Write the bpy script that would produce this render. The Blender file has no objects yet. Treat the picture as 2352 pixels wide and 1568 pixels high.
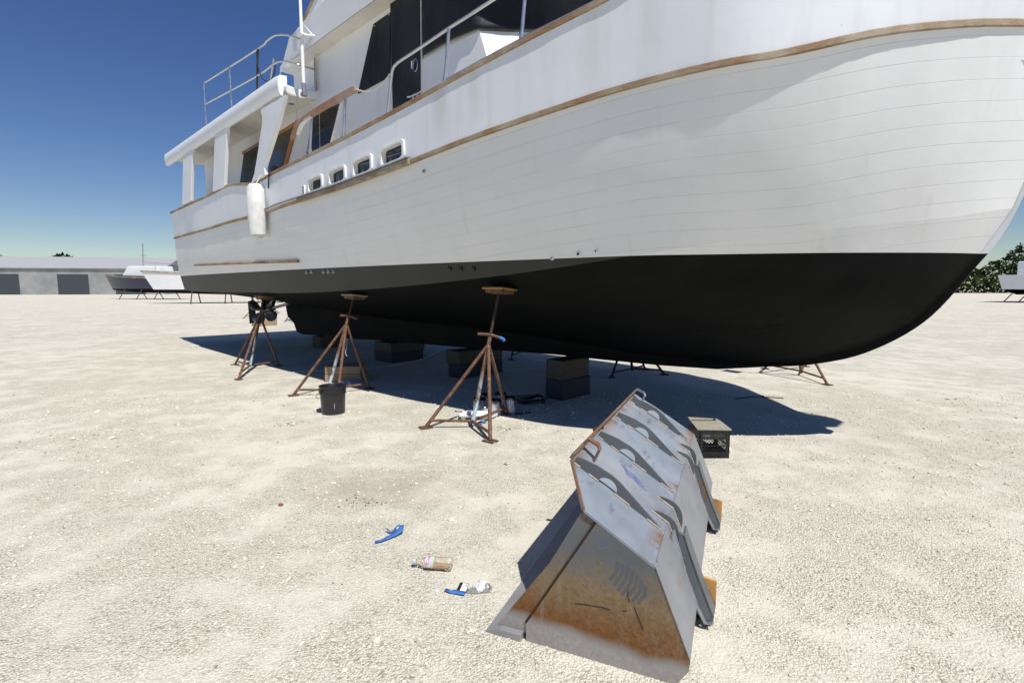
import bpy, bmesh, math, random
import numpy as np
from mathutils import Vector, Matrix, Euler
random.seed(7); RS = np.random.RandomState(7)
R = math.radians
scene = bpy.context.scene
col = scene.collection

# ------------------------------------------------------------------ camera
FPX = 1177.7; PITCH = R(6.1); EYE = 1.5      # picture measured on a 2352 x 1568 grid
CP, SP = math.cos(PITCH), math.sin(PITCH)
cam_d = bpy.data.cameras.new('camera'); cam = bpy.data.objects.new('camera', cam_d); col.objects.link(cam)
cam.location = (0, 0, EYE); cam.rotation_euler = (R(90) - PITCH, 0, 0)
cam_d.sensor_width = 36; cam_d.lens = 36 * FPX / 2352; cam_d.clip_start = .05; cam_d.clip_end = 3000
scene.camera = cam
scene.render.resolution_x = 1024; scene.render.resolution_y = 682

# ------------------------------------------------------------------ light
SH = (-.328, .522)                               # horizontal shadow shift per metre of height
SUN = Vector((-SH[0], -SH[1], 1)).normalized()
sun_el = math.asin(SUN.z); sun_az = math.atan2(SUN.x, SUN.y)
w = bpy.data.worlds.new("World"); scene.world = w; w.use_nodes = True
nt = w.node_tree; bg = nt.nodes['Background']
sky = nt.nodes.new('ShaderNodeTexSky'); sky.sky_type = 'NISHITA'; sky.sun_disc = False
sky.sun_elevation = sun_el; sky.sun_rotation = sun_az; sky.air_density = 1.0; sky.dust_density = .05; sky.ozone_density = 3.0
hs = nt.nodes.new('ShaderNodeHueSaturation'); hs.inputs['Saturation'].default_value = 1.22; hs.inputs['Hue'].default_value = .515
nt.links.new(sky.outputs[0], hs.inputs['Color']); nt.links.new(hs.outputs[0], bg.inputs[0]); bg.inputs[1].default_value = .072
sd = bpy.data.lights.new('sun', 'SUN'); sd.energy = 4.7; sd.angle = R(.53); sd.color = (1, .96, .9)
so = bpy.data.objects.new('sun', sd); col.objects.link(so)
so.rotation_euler = (-SUN).to_track_quat('-Z', 'Y').to_euler()
so.location = (5, -5, 12)
scene.view_settings.view_transform = 'Standard'; scene.view_settings.look = 'None'
scene.view_settings.exposure = 0.18; scene.view_settings.gamma = 1

# ------------------------------------------------------------------ measuring helpers
def ray(x, y):
    u = (x - 1176) / FPX; v = (784 - y) / FPX
    return Vector((u, CP + v * SP, -SP + v * CP))
def gz(x, y, z=0):
    d = ray(x, y); t = (z - EYE) / d.z
    return Vector((d.x * t, d.y * t, z))
ANG = R(44); K0 = Vector((1.0, 7.1, 0))
AX = Vector((-math.cos(ANG), math.sin(ANG), 0)); NX = Vector((-math.sin(ANG), -math.cos(ANG), 0))
EL = Vector((0, 0, EYE)) - K0
EYE_L = Vector((EL.dot(AX), EL.dot(NX), EYE))    # the viewpoint in boat coordinates (aft, starboard, up)
def rayb(x, y):
    d = ray(x, y); return Vector((d.dot(AX), d.dot(NX), d.z))
def pb(x, y, b):
    d = rayb(x, y); t = (b - EYE_L.y) / d.y
    return EYE_L + d * t
def pz(x, y, z):
    d = rayb(x, y); t = (z - EYE) / d.z
    return EYE_L + d * t
def psurf(x, y, fb, off=0.0):
    b = 2.0
    for i in range(30):
        P = pb(x, y, b); b = .5 * b + .5 * (fb(P.x, P.z) + off)
    return pb(x, y, b)
def B2W(P): return K0 + AX * P[0] + NX * P[1] + Vector((0, 0, P[2]))

# ------------------------------------------------------------------ mesh helpers
class MB:
    def __init__(s): s.v = []; s.f = []
    def add(s, vs, fs):
        o = len(s.v); s.v += [tuple(p) for p in vs]; s.f += [tuple(i + o for i in f) for f in fs]; return s
    def box(s, c, size, M=None):
        hx, hy, hz = [q / 2 for q in size]; c = Vector(c)
        vs = [Vector((sx * hx, sy * hy, sz * hz)) for sz in (-1, 1) for sy in (-1, 1) for sx in (-1, 1)]
        vs = [(M @ p if M else p) + c for p in vs]
        return s.add(vs, [(0, 2, 3, 1), (4, 5, 7, 6), (0, 1, 5, 4), (2, 6, 7, 3), (0, 4, 6, 2), (1, 3, 7, 5)])
    def prism(s, poly, vec):
        n = len(poly); vec = Vector(vec); vs = [Vector(p) for p in poly] + [Vector(p) + vec for p in poly]
        fs = [tuple(range(n))[::-1], tuple(range(n, 2 * n))] + [(i, (i + 1) % n, n + (i + 1) % n, n + i) for i in range(n)]
        return s.add(vs, fs)
    def tube(s, pts, r, n=10, close=True, r2=None):
        pts = [Vector(p) for p in pts]; m = len(pts); vs = []
        up = None
        for i, p in enumerate(pts):
            t = (pts[min(i + 1, m - 1)] - pts[max(i - 1, 0)]).normalized()
            if up is None:
                a = Vector((0, 0, 1)) if abs(t.z) < .9 else Vector((1, 0, 0)); up = (a - t * a.dot(t)).normalized()
            else: up = (up - t * up.dot(t)).normalized()
            q = t.cross(up); rr = r if r2 is None else r + (r2 - r) * i / (m - 1)
            for k in range(n):
                a = 2 * math.pi * k / n; vs.append(p + up * math.cos(a) * rr + q * math.sin(a) * rr)
        fs = [(i * n + k, i * n + (k + 1) % n, (i + 1) * n + (k + 1) % n, (i + 1) * n + k) for i in range(m - 1) for k in range(n)]
        if close: fs += [tuple(range(n))[::-1], tuple(range((m - 1) * n, m * n))]
        return s.add(vs, fs)
    def lathe(s, prof, n=32, M=None, c=(0, 0, 0)):
        c = Vector(c); vs = []
        for (r, z) in prof:
            for k in range(n):
                a = 2 * math.pi * k / n; p = Vector((r * math.cos(a), r * math.sin(a), z)); vs.append((M @ p if M else p) + c)
        m = len(prof)
        fs = [(i * n + k, i * n + (k + 1) % n, (i + 1) * n + (k + 1) % n, (i + 1) * n + k) for i in range(m - 1) for k in range(n)]
        return s.add(vs, fs)
    def grid(s, rows):
        n = len(rows[0]); vs = [p for r in rows for p in r]
        fs = [(i * n + k, i * n + k + 1, (i + 1) * n + k + 1, (i + 1) * n + k) for i in range(len(rows) - 1) for k in range(n - 1)]
        return s.add(vs, fs)
    def build(s, name, mat, parent=None, smooth=False, bevel=0, thick=0, sub=0, label=None):
        me = bpy.data.meshes.new(name); me.from_pydata([tuple(p) for p in s.v], [], s.f)
        bm = bmesh.new(); bm.from_mesh(me); bmesh.ops.recalc_face_normals(bm, faces=bm.faces); bm.to_mesh(me); bm.free()
        me.materials.append(mat)
        if smooth:
            for p in me.polygons: p.use_smooth = True
            try: me.set_sharp_from_angle(angle=R(38))
            except Exception: pass
        o = bpy.data.objects.new(name, me); col.objects.link(o); o.parent = parent
        if thick: m = o.modifiers.new('thickness', 'SOLIDIFY'); m.thickness = thick; m.offset = 0
        if bevel: m = o.modifiers.new('bevel', 'BEVEL'); m.width = bevel; m.segments = 2; m.limit_method = 'ANGLE'; m.angle_limit = R(35)
        if sub: m = o.modifiers.new('subdivision', 'SUBSURF'); m.levels = sub; m.render_levels = sub
        if label: o['label'] = label
        return o
def tag(o, label=None, cat=None, group=None, kind=None):
    if label: o['label'] = label
    if cat: o['category'] = cat
    if group: o['group'] = group
    if kind: o['kind'] = kind
    return o
def empty(name, loc, rz=0, **k):
    o = bpy.data.objects.new(name, None); col.objects.link(o); o.location = loc; o.rotation_euler = (0, 0, rz); o.empty_display_size = .1
    return tag(o, **k)
def interp(tab):
    xs = [a for a, b in tab]; ys = [b for a, b in tab]
    if xs[0] > xs[-1]: xs = xs[::-1]; ys = ys[::-1]
    n = len(xs); d = [(ys[i + 1] - ys[i]) / (xs[i + 1] - xs[i]) for i in range(n - 1)]
    m = [d[0]] + [0 if d[i - 1] * d[i] <= 0 else 2 * d[i - 1] * d[i] / (d[i - 1] + d[i]) for i in range(1, n - 1)] + [d[-1]]
    def f(x):
        if x <= xs[0]: return ys[0]
        if x >= xs[-1]: return ys[-1]
        i = 0
        while x > xs[i + 1]: i += 1
        h = xs[i + 1] - xs[i]; t = (x - xs[i]) / h
        return (2 * t**3 - 3 * t**2 + 1) * ys[i] + (t**3 - 2 * t**2 + t) * h * m[i] + (-2 * t**3 + 3 * t**2) * ys[i + 1] + (t**3 - t**2) * h * m[i + 1]
    return f

def smoothpath(P, n=4):
    out_ = []
    for i in range(len(P) - 1):
        p0, p1, p2, p3 = P[max(0, i - 1)], P[i], P[i + 1], P[min(len(P) - 1, i + 2)]
        for k in range(n):
            t = k / n; out_.append(.5 * ((2 * p1) + (-p0 + p2) * t + (2 * p0 - 5 * p1 + 4 * p2 - p3) * t * t + (-p0 + 3 * p1 - 3 * p2 + p3) * t**3))
    return out_ + [P[-1]]

# ------------------------------------------------------------------ material helpers
class NT:
    def __init__(s, name):
        s.m = bpy.data.materials.new(name); s.m.use_nodes = True; s.t = s.m.node_tree; s.p = s.t.nodes['Principled BSDF']
        s.co = None
    def n(s, typ, **k):
        x = s.t.nodes.new('ShaderNode' + typ)
        for a, b in k.items(): setattr(x, a, b)
        return x
    def l(s, a, b): s.t.links.new(a, b)
    def coord(s, scale=(1, 1, 1), rot=(0, 0, 0)):
        tc = s.n('TexCoord'); mp = s.n('Mapping'); mp.inputs['Scale'].default_value = scale; mp.inputs['Rotation'].default_value = rot
        s.l(tc.outputs['Object'], mp.inputs[0]); return mp.outputs[0]
    def noise(s, sc, det=4, rough=.55, scale=(1, 1, 1), dist=0, rot=(0, 0, 0)):
        x = s.n('TexNoise'); x.inputs['Scale'].default_value = sc; x.inputs['Detail'].default_value = det
        x.inputs['Roughness'].default_value = rough; x.inputs['Distortion'].default_value = dist
        s.l(s.coord(scale, rot), x.inputs['Vector']); return x.outputs['Fac']
    def ramp(s, fac, stops):
        x = s.n('ValToRGB'); e = x.color_ramp.elements
        while len(e) > 1: e.remove(e[-1])
        e[0].position = stops[0][0]; e[0].color = c4(stops[0][1])
        for p, c in stops[1:]:
            q = e.new(p); q.color = c4(c)
        s.l(fac, x.inputs[0]); return x.outputs[0]
    def mix(s, fac, a, b, mode='MIX'):
        x = s.n('MixRGB', blend_type=mode)
        for i, q in enumerate((fac, a, b)):
            if hasattr(q, 'links') or hasattr(q, 'is_linked'): s.l(q, x.inputs[i])
            else: x.inputs[i].default_value = q if i == 0 else c4(q)
        return x.outputs[0]
    def math(s, op, a, b=0, clamp=False):
        x = s.n('Math', operation=op); x.use_clamp = clamp
        for i, q in enumerate((a, b)):
            if hasattr(q, 'is_linked'): s.l(q, x.inputs[i])
            else: x.inputs[i].default_value = q
        return x.outputs[0]
    def mrange(s, v, a, b, c=0, d=1):
        x = s.n('MapRange'); s.l(v, x.inputs[0])
        for i, q in enumerate((a, b, c, d)): x.inputs[i + 1].default_value = q
        return x.outputs[0]
    def xyz(s):
        tc = s.n('TexCoord'); x = s.n('SeparateXYZ'); s.l(tc.outputs['Object'], x.inputs[0]); return x.outputs
    def bump(s, h, strength=.3, dist=.01, prev=None):
        x = s.n('Bump'); x.inputs['Strength'].default_value = strength; x.inputs['Distance'].default_value = dist
        s.l(h, x.inputs['Height'])
        if prev: s.l(prev, x.inputs['Normal'])
        return x.outputs[0]
    def set(s, col=None, rough=None, metal=None, normal=None, spec=None):
        for key, q in (('Base Color', col), ('Roughness', rough), ('Metallic', metal), ('Normal', normal), ('Specular IOR Level', spec)):
            if q is None: continue
            if hasattr(q, 'is_linked'): s.l(q, s.p.inputs[key])
            else: s.p.inputs[key].default_value = c4(q) if key == 'Base Color' else q
        return s.m
def c4(c):
    if isinstance(c, (int, float)): return (c, c, c, 1)
    return tuple(c) + (1,) if len(c) == 3 else tuple(c)
def simple(name, c, rough=.5, metal=0, var=.15, sc=12, bump=.1, spec=None):
    n = NT(name); f = n.noise(sc, 5)
    c = c4(c)[:3]
    cc = n.ramp(f, [(.3, [q * (1 - var) for q in c]), (.7, [min(1, q * (1 + var)) for q in c])])
    r = n.mrange(n.noise(sc * 2.3, 3), .3, .7, max(0, rough - .1), min(1, rough + .1))
    return n.set(cc, r, metal, n.bump(n.noise(sc * 6, 3), bump, .004), spec)

M = {}
def mk_hull(name, base, dirt):
    n = NT(name); x = n.xyz()
    big = n.noise(1.1, 5, scale=(.6, 1, 1.2)); streak = n.noise(5, 4, scale=(1.4, 1, .12))
    c = n.ramp(big, [(.3, [q * .92 for q in base]), (.7, base)])
    st = n.ramp(streak, [(.52, 0), (.8, 1)])
    c = n.mix(n.math('MULTIPLY', st, dirt), c, (.50, .52, .46))
    spk = n.ramp(n.noise(38, 2), [(.73, 0), (.8, 1)])
    c = n.mix(n.math('MULTIPLY', spk, .35), c, (.42, .42, .38))
    r = n.mrange(n.noise(9, 4), .3, .7, .32, .5)
    return n, c, r
n, c, r = mk_hull('white_gelcoat', (.80, .82, .84), .22)
M['white'] = n.set(c, r, 0, n.bump(n.noise(2.2, 4), .12, .05))
n, c, r = mk_hull('white_bulwark_paint', (.80, .83, .87), .32)
x_ = n.xyz()
for (sx_, rx_, am_) in ((.15, .16, .5), (-.35, .10, .35), (-1.6, .12, .3), (1.95, .08, .25)):
    d_ = n.math('ABSOLUTE', n.math('MULTIPLY', n.math('SUBTRACT', x_[0], sx_), 1 / rx_)); d_ = n.math('ADD', d_, n.math('MULTIPLY', n.math('SUBTRACT', n.noise(9, 5, .7, scale=(1, 1, .3)), .5), 1.8))
    c = n.mix(n.math('MULTIPLY', n.mrange(d_, .2, 1.1, am_, 0), n.mrange(x_[2], 2.95, 3.3)), c, (.52, .55, .47))
M['bulwark'] = n.set(c, r, 0, n.bump(n.noise(2.0, 4), .1, .05))
# planked topside: thin scribed plank seams follow the sheer, stored in an attribute
n, c, r = mk_hull('white_topside_paint', (.79, .80, .80), .10)
at = n.n('Attribute', attribute_name='plank'); fr = n.math('FRACT', at.outputs['Fac']); d = n.math('ABSOLUTE', n.math('SUBTRACT', fr, .5))
line = n.mrange(d, 0.0, .030, 1, 0)
lc = n.mix(n.math('MULTIPLY', line, n.mrange(n.noise(1.6, 3), .3, .7, .10, .62)), c, (.36, .37, .39))
b0 = n.bump(n.math('SUBTRACT', 1, line), .22, .005); b1 = n.bump(n.noise(1.8, 4), .12, .06, b0)
x_ = n.xyz(); ws_ = n.math('MULTIPLY', n.ramp(n.noise(4.5, 3, .5, scale=(2.2, 1, .05)), [(.66, 0), (.74, 1)]), .14)
lc = n.mix(ws_, lc, (.50, .46, .40)); sm_ = n.ramp(n.noise(1.3, 5, .65, scale=(.5, 1, 1)), [(.52, 0), (.70, .22)]); lc = n.mix(sm_, lc, (.66, .68, .70))
M['topside'] = n.set(lc, r, 0, b1)
n = NT('black_bottom_paint'); f = n.noise(3, 6, scale=(.5, 1, 1))
sc_ = n.ramp(n.noise(2.2, 7, .75, scale=(.5, 1, 1.2), dist=.5), [(.60, 0), (.74, 1)])
M['antifoul'] = n.set(n.mix(n.math('MULTIPLY', sc_, .5), n.ramp(f, [(.3, (.004, .0045, .005)), (.75, (.009, .0095, .0095))]), (.03, .031, .032)), .7, 0, n.bump(n.noise(60, 3), .15, .004), .1)
n = NT('bootstripe_black'); f = n.noise(4, 6, scale=(.6, 1, .3)); g = n.ramp(n.noise(9, 4, scale=(1.5, 1, .12)), [(.5, 0), (.75, 1)])
M['boot'] = n.set(n.mix(n.math('MULTIPLY', g, .5), n.ramp(f, [(.3, (.010, .0115, .0115)), (.75, (.018, .0195, .019))]), (.012, .012, .012)), .55, 0, n.bump(n.noise(40, 3), .1, .004))
def teak(name, a, b, gy, sc=(1, 8, 30)):
    n = NT(name); f = n.noise(6, 6, .65, scale=sc, dist=.4); g = n.noise(2.3, 5)
    c = n.mix(n.ramp(g, [(.4, 0), (.62, 1)]), n.ramp(f, [(.3, a), (.7, b)]), n.ramp(f, [(.3, [q * .6 for q in gy]), (.7, gy)]))
    return n.set(c, .7, 0, n.bump(f, .5, .01))
M['teak'] = teak('weathered_teak', (.15, .085, .04), (.36, .225, .125), (.46, .39, .29))
M['teak_var'] = teak('varnished_teak', (.32, .12, .03), (.50, .22, .06), (.42, .18, .06))
M['teak_pink'] = teak('faded_teak', (.22, .11, .065), (.35, .19, .12), (.45, .33, .27))
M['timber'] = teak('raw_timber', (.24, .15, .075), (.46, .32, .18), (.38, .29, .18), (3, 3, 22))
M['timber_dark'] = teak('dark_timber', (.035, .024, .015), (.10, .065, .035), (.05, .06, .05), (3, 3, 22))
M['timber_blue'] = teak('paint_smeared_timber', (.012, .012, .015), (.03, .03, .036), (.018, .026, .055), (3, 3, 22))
M['steel'] = simple('stainless_steel', (.55, .55, .56), .34, .9, .1, 8, .03)
M['steel_dull'] = simple('dull_steel', (.36, .38, .41), .4, .8, .2, 14, .1)
M['zinc'] = simple('galvanised_steel', (.40, .44, .46), .5, .7, .25, 25, .1)
n = NT('black_mesh_canvas'); f = n.noise(1.6, 5, scale=(1, 1, .5), dist=.6); g = n.noise(180, 2)
M['canvas'] = n.set(n.ramp(f, [(.35, (.006, .007, .009)), (.7, (.030, .032, .036))]), .62, 0, n.bump(g, .2, .002, n.bump(n.noise(3.0, 3, scale=(1, 1, .5), dist=1.0), .45, .04)), .3)
M['glass_dark'] = simple('tinted_window_glass', (.020, .018, .014), .12, 0, .5, 3, 0, .25)
n = NT('window_with_blind'); x = n.xyz(); wv = n.n('TexWave', bands_direction='Z'); wv.inputs['Scale'].default_value = 22; n.l(n.coord(), wv.inputs[0])
cc = n.mix(n.mrange(x[2], 4.02, 4.10), n.ramp(wv.outputs['Fac'], [(0, (.035, .042, .05)), (1, (.05, .058, .066))]), n.ramp(wv.outputs['Fac'], [(0, (.05, .045, .028)), (1, (.085, .078, .05))]))
M['blind'] = n.set(cc, .12, 0, None, .6)
n = NT('curtained_glass'); f = n.noise(7, 5, dist=1.5); M['curtain'] = n.set(n.ramp(f, [(.35, (.012, .013, .014)), (.55, (.05, .075, .08)), (.7, (.13, .12, .13))]), .1, 0, None, .6)
M['plastic_white'] = simple('white_plastic', (.80, .80, .78), .4, 0, .05, 9, .03)
M['frame_white'] = simple('white_window_frame', (.78, .78, .76), .45, 0, .12, 22, .15)
M['black_plastic'] = simple('black_plastic', (.014, .014, .017), .34, 0, .3, 8, .08, .6)
M['black_paint'] = simple('black_wet_paint', (.006, .006, .008), .18, 0, .2, 6, .05)
M['rubber'] = simple('black_rope', (.012, .014, .025), .8, 0, .3, 40, .4)
M['cord'] = simple('white_cord', (.55, .54, .50), .8, 0, .1, 40, .3)
M['soffit'] = simple('cream_underside_paint', (.70, .68, .62), .55, 0, .06, 4, .05)
M['tape'] = simple('blue_masking_tape', (.035, .14, .42), .65, 0, .2, 30, .3)
M['cover_cloth'] = simple('white_quilted_cover', (.66, .66, .64), .8, 0, .12, 9, .5)
M['interior'] = simple('dark_interior', (.02, .018, .015), .9)
def rusty(name, paint=None, amount=.5, dark=1.0, low=False):
    n = NT(name); f = n.noise(14, 7, .7); g = n.noise(5, 5, .6); s = n.noise(45, 4, .7)
    rust = n.ramp(f, [(.25, [.055 * dark, .03 * dark, .02 * dark]), (.5, [.125 * dark, .06 * dark, .036 * dark]), (.75, [.24 * dark, .125 * dark, .07 * dark])])
    rust = n.mix(n.ramp(s, [(.56, 0), (.68, 1)]), rust, (.34 * min(1, dark + .0), .26 * min(1, dark), .16 * min(1, dark)))
    c = rust
    if paint:
        pm_ = n.ramp(g, [(amount - .04, 0), (amount + .04, 1)])
        if low: pm_ = n.math('MULTIPLY', pm_, n.mrange(n.math('ADD', n.xyz()[2], n.math('MULTIPLY', f, .3)), .45, .75, 1, 0))
        c = n.mix(pm_, rust, paint)
    return n.set(c, n.mrange(f, .3, .7, .6, .9), .15, n.bump(s, .35, .004))
M['rust'] = rusty('rusty_pipe')
M['rust_blue'] = rusty('rusty_pipe_with_pale_blue_paint', (.42, .56, .62), .46, 1, True)
M['rust_orange'] = rusty('rusty_orange_painted_plate', (.46, .20, .05), .45)
M['rust_navy'] = rusty('chipped_navy_paint', (.08, .11, .30), .42)
M['rust_dark'] = rusty('dark_rusty_pipe', None, .5, .35)
M['weld'] = simple('pale_weld_bead', (.36, .31, .25), .75, .2, .3, 60, .6)
# loader bucket steel
def plate(name, base, rustmask=None, scr=.5):
    n = NT(name); f = n.noise(3.5, 6, .6); sm = n.noise(9, 5, .6, scale=(3, .7, .7), dist=.4, rot=(0, 0, .2))
    c = n.ramp(f, [(.3, [q * .82 for q in base]), (.7, [min(1, q * 1.12) for q in base])])
    c = n.mix(n.math('MULTIPLY', n.ramp(sm, [(.60, 0), (.72, 1)]), scr), c, [base[0] * .42, base[1] * .44, base[2] * .52])
    speck = n.ramp(n.noise(70, 2), [(.74, 0), (.78, 1)]); c = n.mix(n.math('MULTIPLY', speck, .5), c, (.8, .8, .8))
    if rustmask: c = rustmask(n, c)
    return n.set(c, n.mrange(f, .3, .7, .42, .62), .25, n.bump(n.noise(30, 4), .08, .004))
def rust_col(n):
    a = n.noise(120, 3, .8); return n.ramp(a, [(.3, (.10, .04, .012)), (.55, (.24, .115, .04)), (.8, (.36, .20, .08))])
def endmask(n, c):
    x = n.xyz(); z = x[2]; nz = n.noise(3.2, 6, .6); fine = n.noise(60, 4, .8); med = n.noise(11, 5, .7)
    zz = n.math('ADD', z, n.math('MULTIPLY', n.math('SUBTRACT', nz, .5), .10))
    zz = n.math('ADD', zz, n.math('MULTIPLY', x[0], .02))
    zf = n.math('ADD', zz, n.math('MULTIPLY', n.math('SUBTRACT', fine, .5), .035))
    lo = n.mrange(zf, .085, .135)                    # bare strip along the foot
    zz2 = n.math('ADD', zz, n.math('ADD', n.math('MULTIPLY', n.math('SUBTRACT', fine, .5), .26), n.math('MULTIPLY', n.math('SUBTRACT', med, .5), .22)))
    hi = n.mrange(zz2, .22, .46, 1, 0)
    mask = n.math('MULTIPLY', lo, hi, True)
    deep = n.ramp(fine, [(.3, (.105, .038, .008)), (.7, (.23, .095, .022))]); och = n.ramp(fine, [(.3, (.15, .095, .045)), (.7, (.27, .20, .12))])
    rc = n.mix(n.mrange(n.math('ADD', zz, n.math('MULTIPLY', n.math('SUBTRACT', med, .5), .18)), .14, .30), deep, och)
    streak = n.ramp(n.noise(7, 4, .6, scale=(3, 1, .25)), [(.55, 0), (.75, .35)])
    c = n.mix(n.ramp(mask, [(.05, 0), (.6, 1)]), c, rc)
    c = n.mix(n.math('MULTIPLY', streak, hi), c, (.30, .27, .21))
    blot = n.ramp(n.math('ADD', n.noise(2.2, 6, .7), n.math('MULTIPLY', fine, .25)), [(.66, 0), (.80, 1)])
    c = n.mix(n.math('MULTIPLY', blot, .6), c, och)
    low = n.mrange(zf, .08, .13, 1, 0)
    c = n.mix(low, c, n.ramp(fine, [(.3, (.25, .235, .23)), (.7, (.38, .355, .34))]))
    return c
def topmask(n, c):
    x = n.xyz(); f = n.math('ADD', n.noise(5, 6, .7), n.math('MULTIPLY', n.noise(70, 3, .8), .25))
    e = n.mrange(x[0], .46, .53); m = n.math('MULTIPLY', e, n.ramp(f, [(.58, 0), (.70, 1)]))
    e2 = n.mrange(x[0], .16, .11); m = n.math('MAXIMUM', m, n.math('MULTIPLY', e2, n.ramp(f, [(.52, 0), (.66, .8)])))
    c = n.mix(m, c, rust_col(n))
    g = n.ramp(n.noise(2.6, 5, .6), [(.45, 0), (.65, .45)]); c = n.mix(g, c, (.40, .41, .42))
    return n.mix(n.math('MULTIPLY', n.ramp(f, [(.80, 0), (.92, 1)]), .6), c, rust_col(n))
def blotmask(th, amt=.8):
    def f(n, c):
        m = n.math('ADD', n.noise(3.0, 7, .7, scale=(1.2, .8, 1)), n.math('MULTIPLY', n.noise(70, 3, .8), .2))
        return n.mix(n.math('MULTIPLY', n.ramp(m, [(th, 0), (th + .1, 1)]), amt), c, rust_col(n))
    return f
M['plate_end'] = plate('weathered_end_plate_steel', (.125, .14, .152), endmask, .25)
M['plate_top'] = plate('scuffed_blue_grey_steel', (.255, .295, .345), topmask, .8)
M['plate_back'] = plate('pale_back_plate_steel', (.26, .265, .28), blotmask(.73, .5), .3)
M['rib'] = plate('dark_grey_rib_steel', (.13, .145, .155), blotmask(.70, .8), .2)
M['rib_rust'] = plate('rust_streaked_rib_steel', (.13, .14, .15), blotmask(.60, .9), .2)
M['edge_rust'] = plate('rusty_brown_flat_bar', (.20, .13, .10), blotmask(.56, .9), .2)
M['grey_edge'] = plate('worn_cutting_edge_steel', (.30, .30, .30), blotmask(.76, .6), .2)
M['hook'] = rusty('orange_rusted_hook_plate', (.55, .30, .09), .50, 1.9)
M['scuff'] = simple('dark_boot_scuff', (.09, .10, .118), .6, .1, .1, 20, 0)
M['ink_blue'] = simple('blue_marker_ink', (.05, .06, .35), .6)
M['rust_flat'] = simple('rust_stain', (.25, .12, .05), .8, 0, .35, 60, .2)
M['black_mark'] = simple('black_scratch_mark', (.02, .02, .022), .6)
# ground
_a, _b = gz(870, 1120), gz(660, 985)
STAINS = [(_a.x, _a.y, .75, .42, (.40, .32, .29), .5), (_b.x, _b.y, .6, .3, (.45, .37, .35), .4), (.4, 2.9, .5, .5, (.50, .46, .42), .35)]
n = NT('crushed_limestone_ground')
tc = n.n('TexCoord'); P = tc.outputs['Object']
def vor(sc, feat='F1'):
    v = n.n('TexVoronoi', feature=feat); v.inputs['Scale'].default_value = sc; v.inputs['Randomness'].default_value = 1; n.l(P, v.inputs['Vector']); return v
big = n.noise(.55, 5, .6); mid = n.noise(2.7, 5, .6); v1 = vor(92); v2 = vor(175); fine = n.noise(260, 3, .7)
sep = n.n('SeparateColor'); n.l(v1.outputs['Color'], sep.inputs[0]); sep2 = n.n('SeparateColor'); n.l(v2.outputs['Color'], sep2.inputs[0])
stone = n.ramp(sep.outputs[0], [(0, (.52, .49, .41)), (.35, (.66, .635, .55)), (.7, (.77, .75, .66)), (.93, (.84, .82, .74)), (1, (.40, .30, .23))])
stone2 = n.ramp(sep2.outputs[0], [(0, (.50, .47, .41)), (.5, (.66, .635, .56)), (1, (.78, .76, .68))])
gap = n.mrange(v1.outputs['Distance'], .35, .75, 0, 1); gap2 = n.mrange(v2.outputs['Distance'], .4, .8, 0, 1)
g1 = n.mix(n.math('MULTIPLY', gap, .7), stone, (.24, .22, .18)); g2 = n.mix(n.math('MULTIPLY', gap2, .45), stone2, (.30, .27, .23))
gr = n.mix(n.ramp(sep.outputs[1], [(.4, 0), (.5, 1)]), g1, g2)
dust = n.ramp(fine, [(.3, (.57, .54, .49)), (.7, (.66, .635, .58))])
patch = n.math('ADD', n.math('MULTIPLY', mid, .6), n.math('MULTIPLY', big, .5))
pm = n.ramp(patch, [(.50, 0), (.64, 1)])
c = n.mix(n.math('MULTIPLY', pm, .8), gr, dust)
c = n.mix(n.math('MULTIPLY', n.ramp(n.noise(.9, 4, .6), [(.56, 0), (.72, 1)]), .30), c, (.50, .44, .40))
c = n.mix(n.math('MULTIPLY', n.ramp(n.noise(9, 4, .7), [(.66, 0), (.76, 1)]), .4), c, (.33, .28, .23))
for (sx_, sy_, rx_, ry_, col_, am_) in STAINS:
    x_ = n.xyz(); u_ = n.math('MULTIPLY', n.math('SUBTRACT', x_[0], sx_), 1 / rx_); v_ = n.math('MULTIPLY', n.math('SUBTRACT', x_[1], sy_), 1 / ry_)
    d_ = n.math('SQRT', n.math('ADD', n.math('MULTIPLY', u_, u_), n.math('MULTIPLY', v_, v_))); d_ = n.math('ADD', d_, n.math('MULTIPLY', n.math('SUBTRACT', n.noise(3.5, 5, .7), .5), 1.6))
    c = n.mix(n.mrange(d_, .3, 1.1, am_, 0), c, col_)
bh = n.math('SUBTRACT', 1, v1.outputs['Distance']); bh = n.math('ADD', bh, n.math('MULTIPLY', n.math('SUBTRACT', 1, v2.outputs['Distance']), .5))
bh = n.math('MULTIPLY', bh, n.mrange(pm, 0, 1, 1, .25))
c = n.mix(1.0, c, (.985, .98, .92), 'MULTIPLY')
M['ground'] = n.set(c, .95, 0, n.bump(bh, .75, .012, n.bump(n.noise(14, 4), .13, .02)), .1)
n = NT('limestone_chips'); oi = n.n('TexCoord'); v = n.n('TexVoronoi'); v.inputs['Scale'].default_value = 40; n.l(oi.outputs['Object'], v.inputs['Vector'])
sp = n.n('SeparateColor'); n.l(v.outputs['Color'], sp.inputs[0])
M['chips'] = n.set(n.ramp(sp.outputs[0], [(0, (.46, .43, .34)), (.5, (.68, .66, .56)), (.94, (.84, .82, .74)), (.97, (.30, .20, .14)), (1, (.30, .27, .25))]), .9, 0, n.bump(n.noise(300, 3), .3, .003), .1)

# ------------------------------------------------------------------ ground
def ground_h(x, y): return 0.0
g = MB(); xs = [-1500, -300, -60, -20, 0, 20, 60, 300, 1500]; ys = [-200, -20, 0, 10, 30, 80, 300, 1500]
g.grid([[(x, y, 0) for x in xs] for y in ys])
gnd = g.build('ground', M['ground']); tag(gnd, kind='structure')
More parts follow.
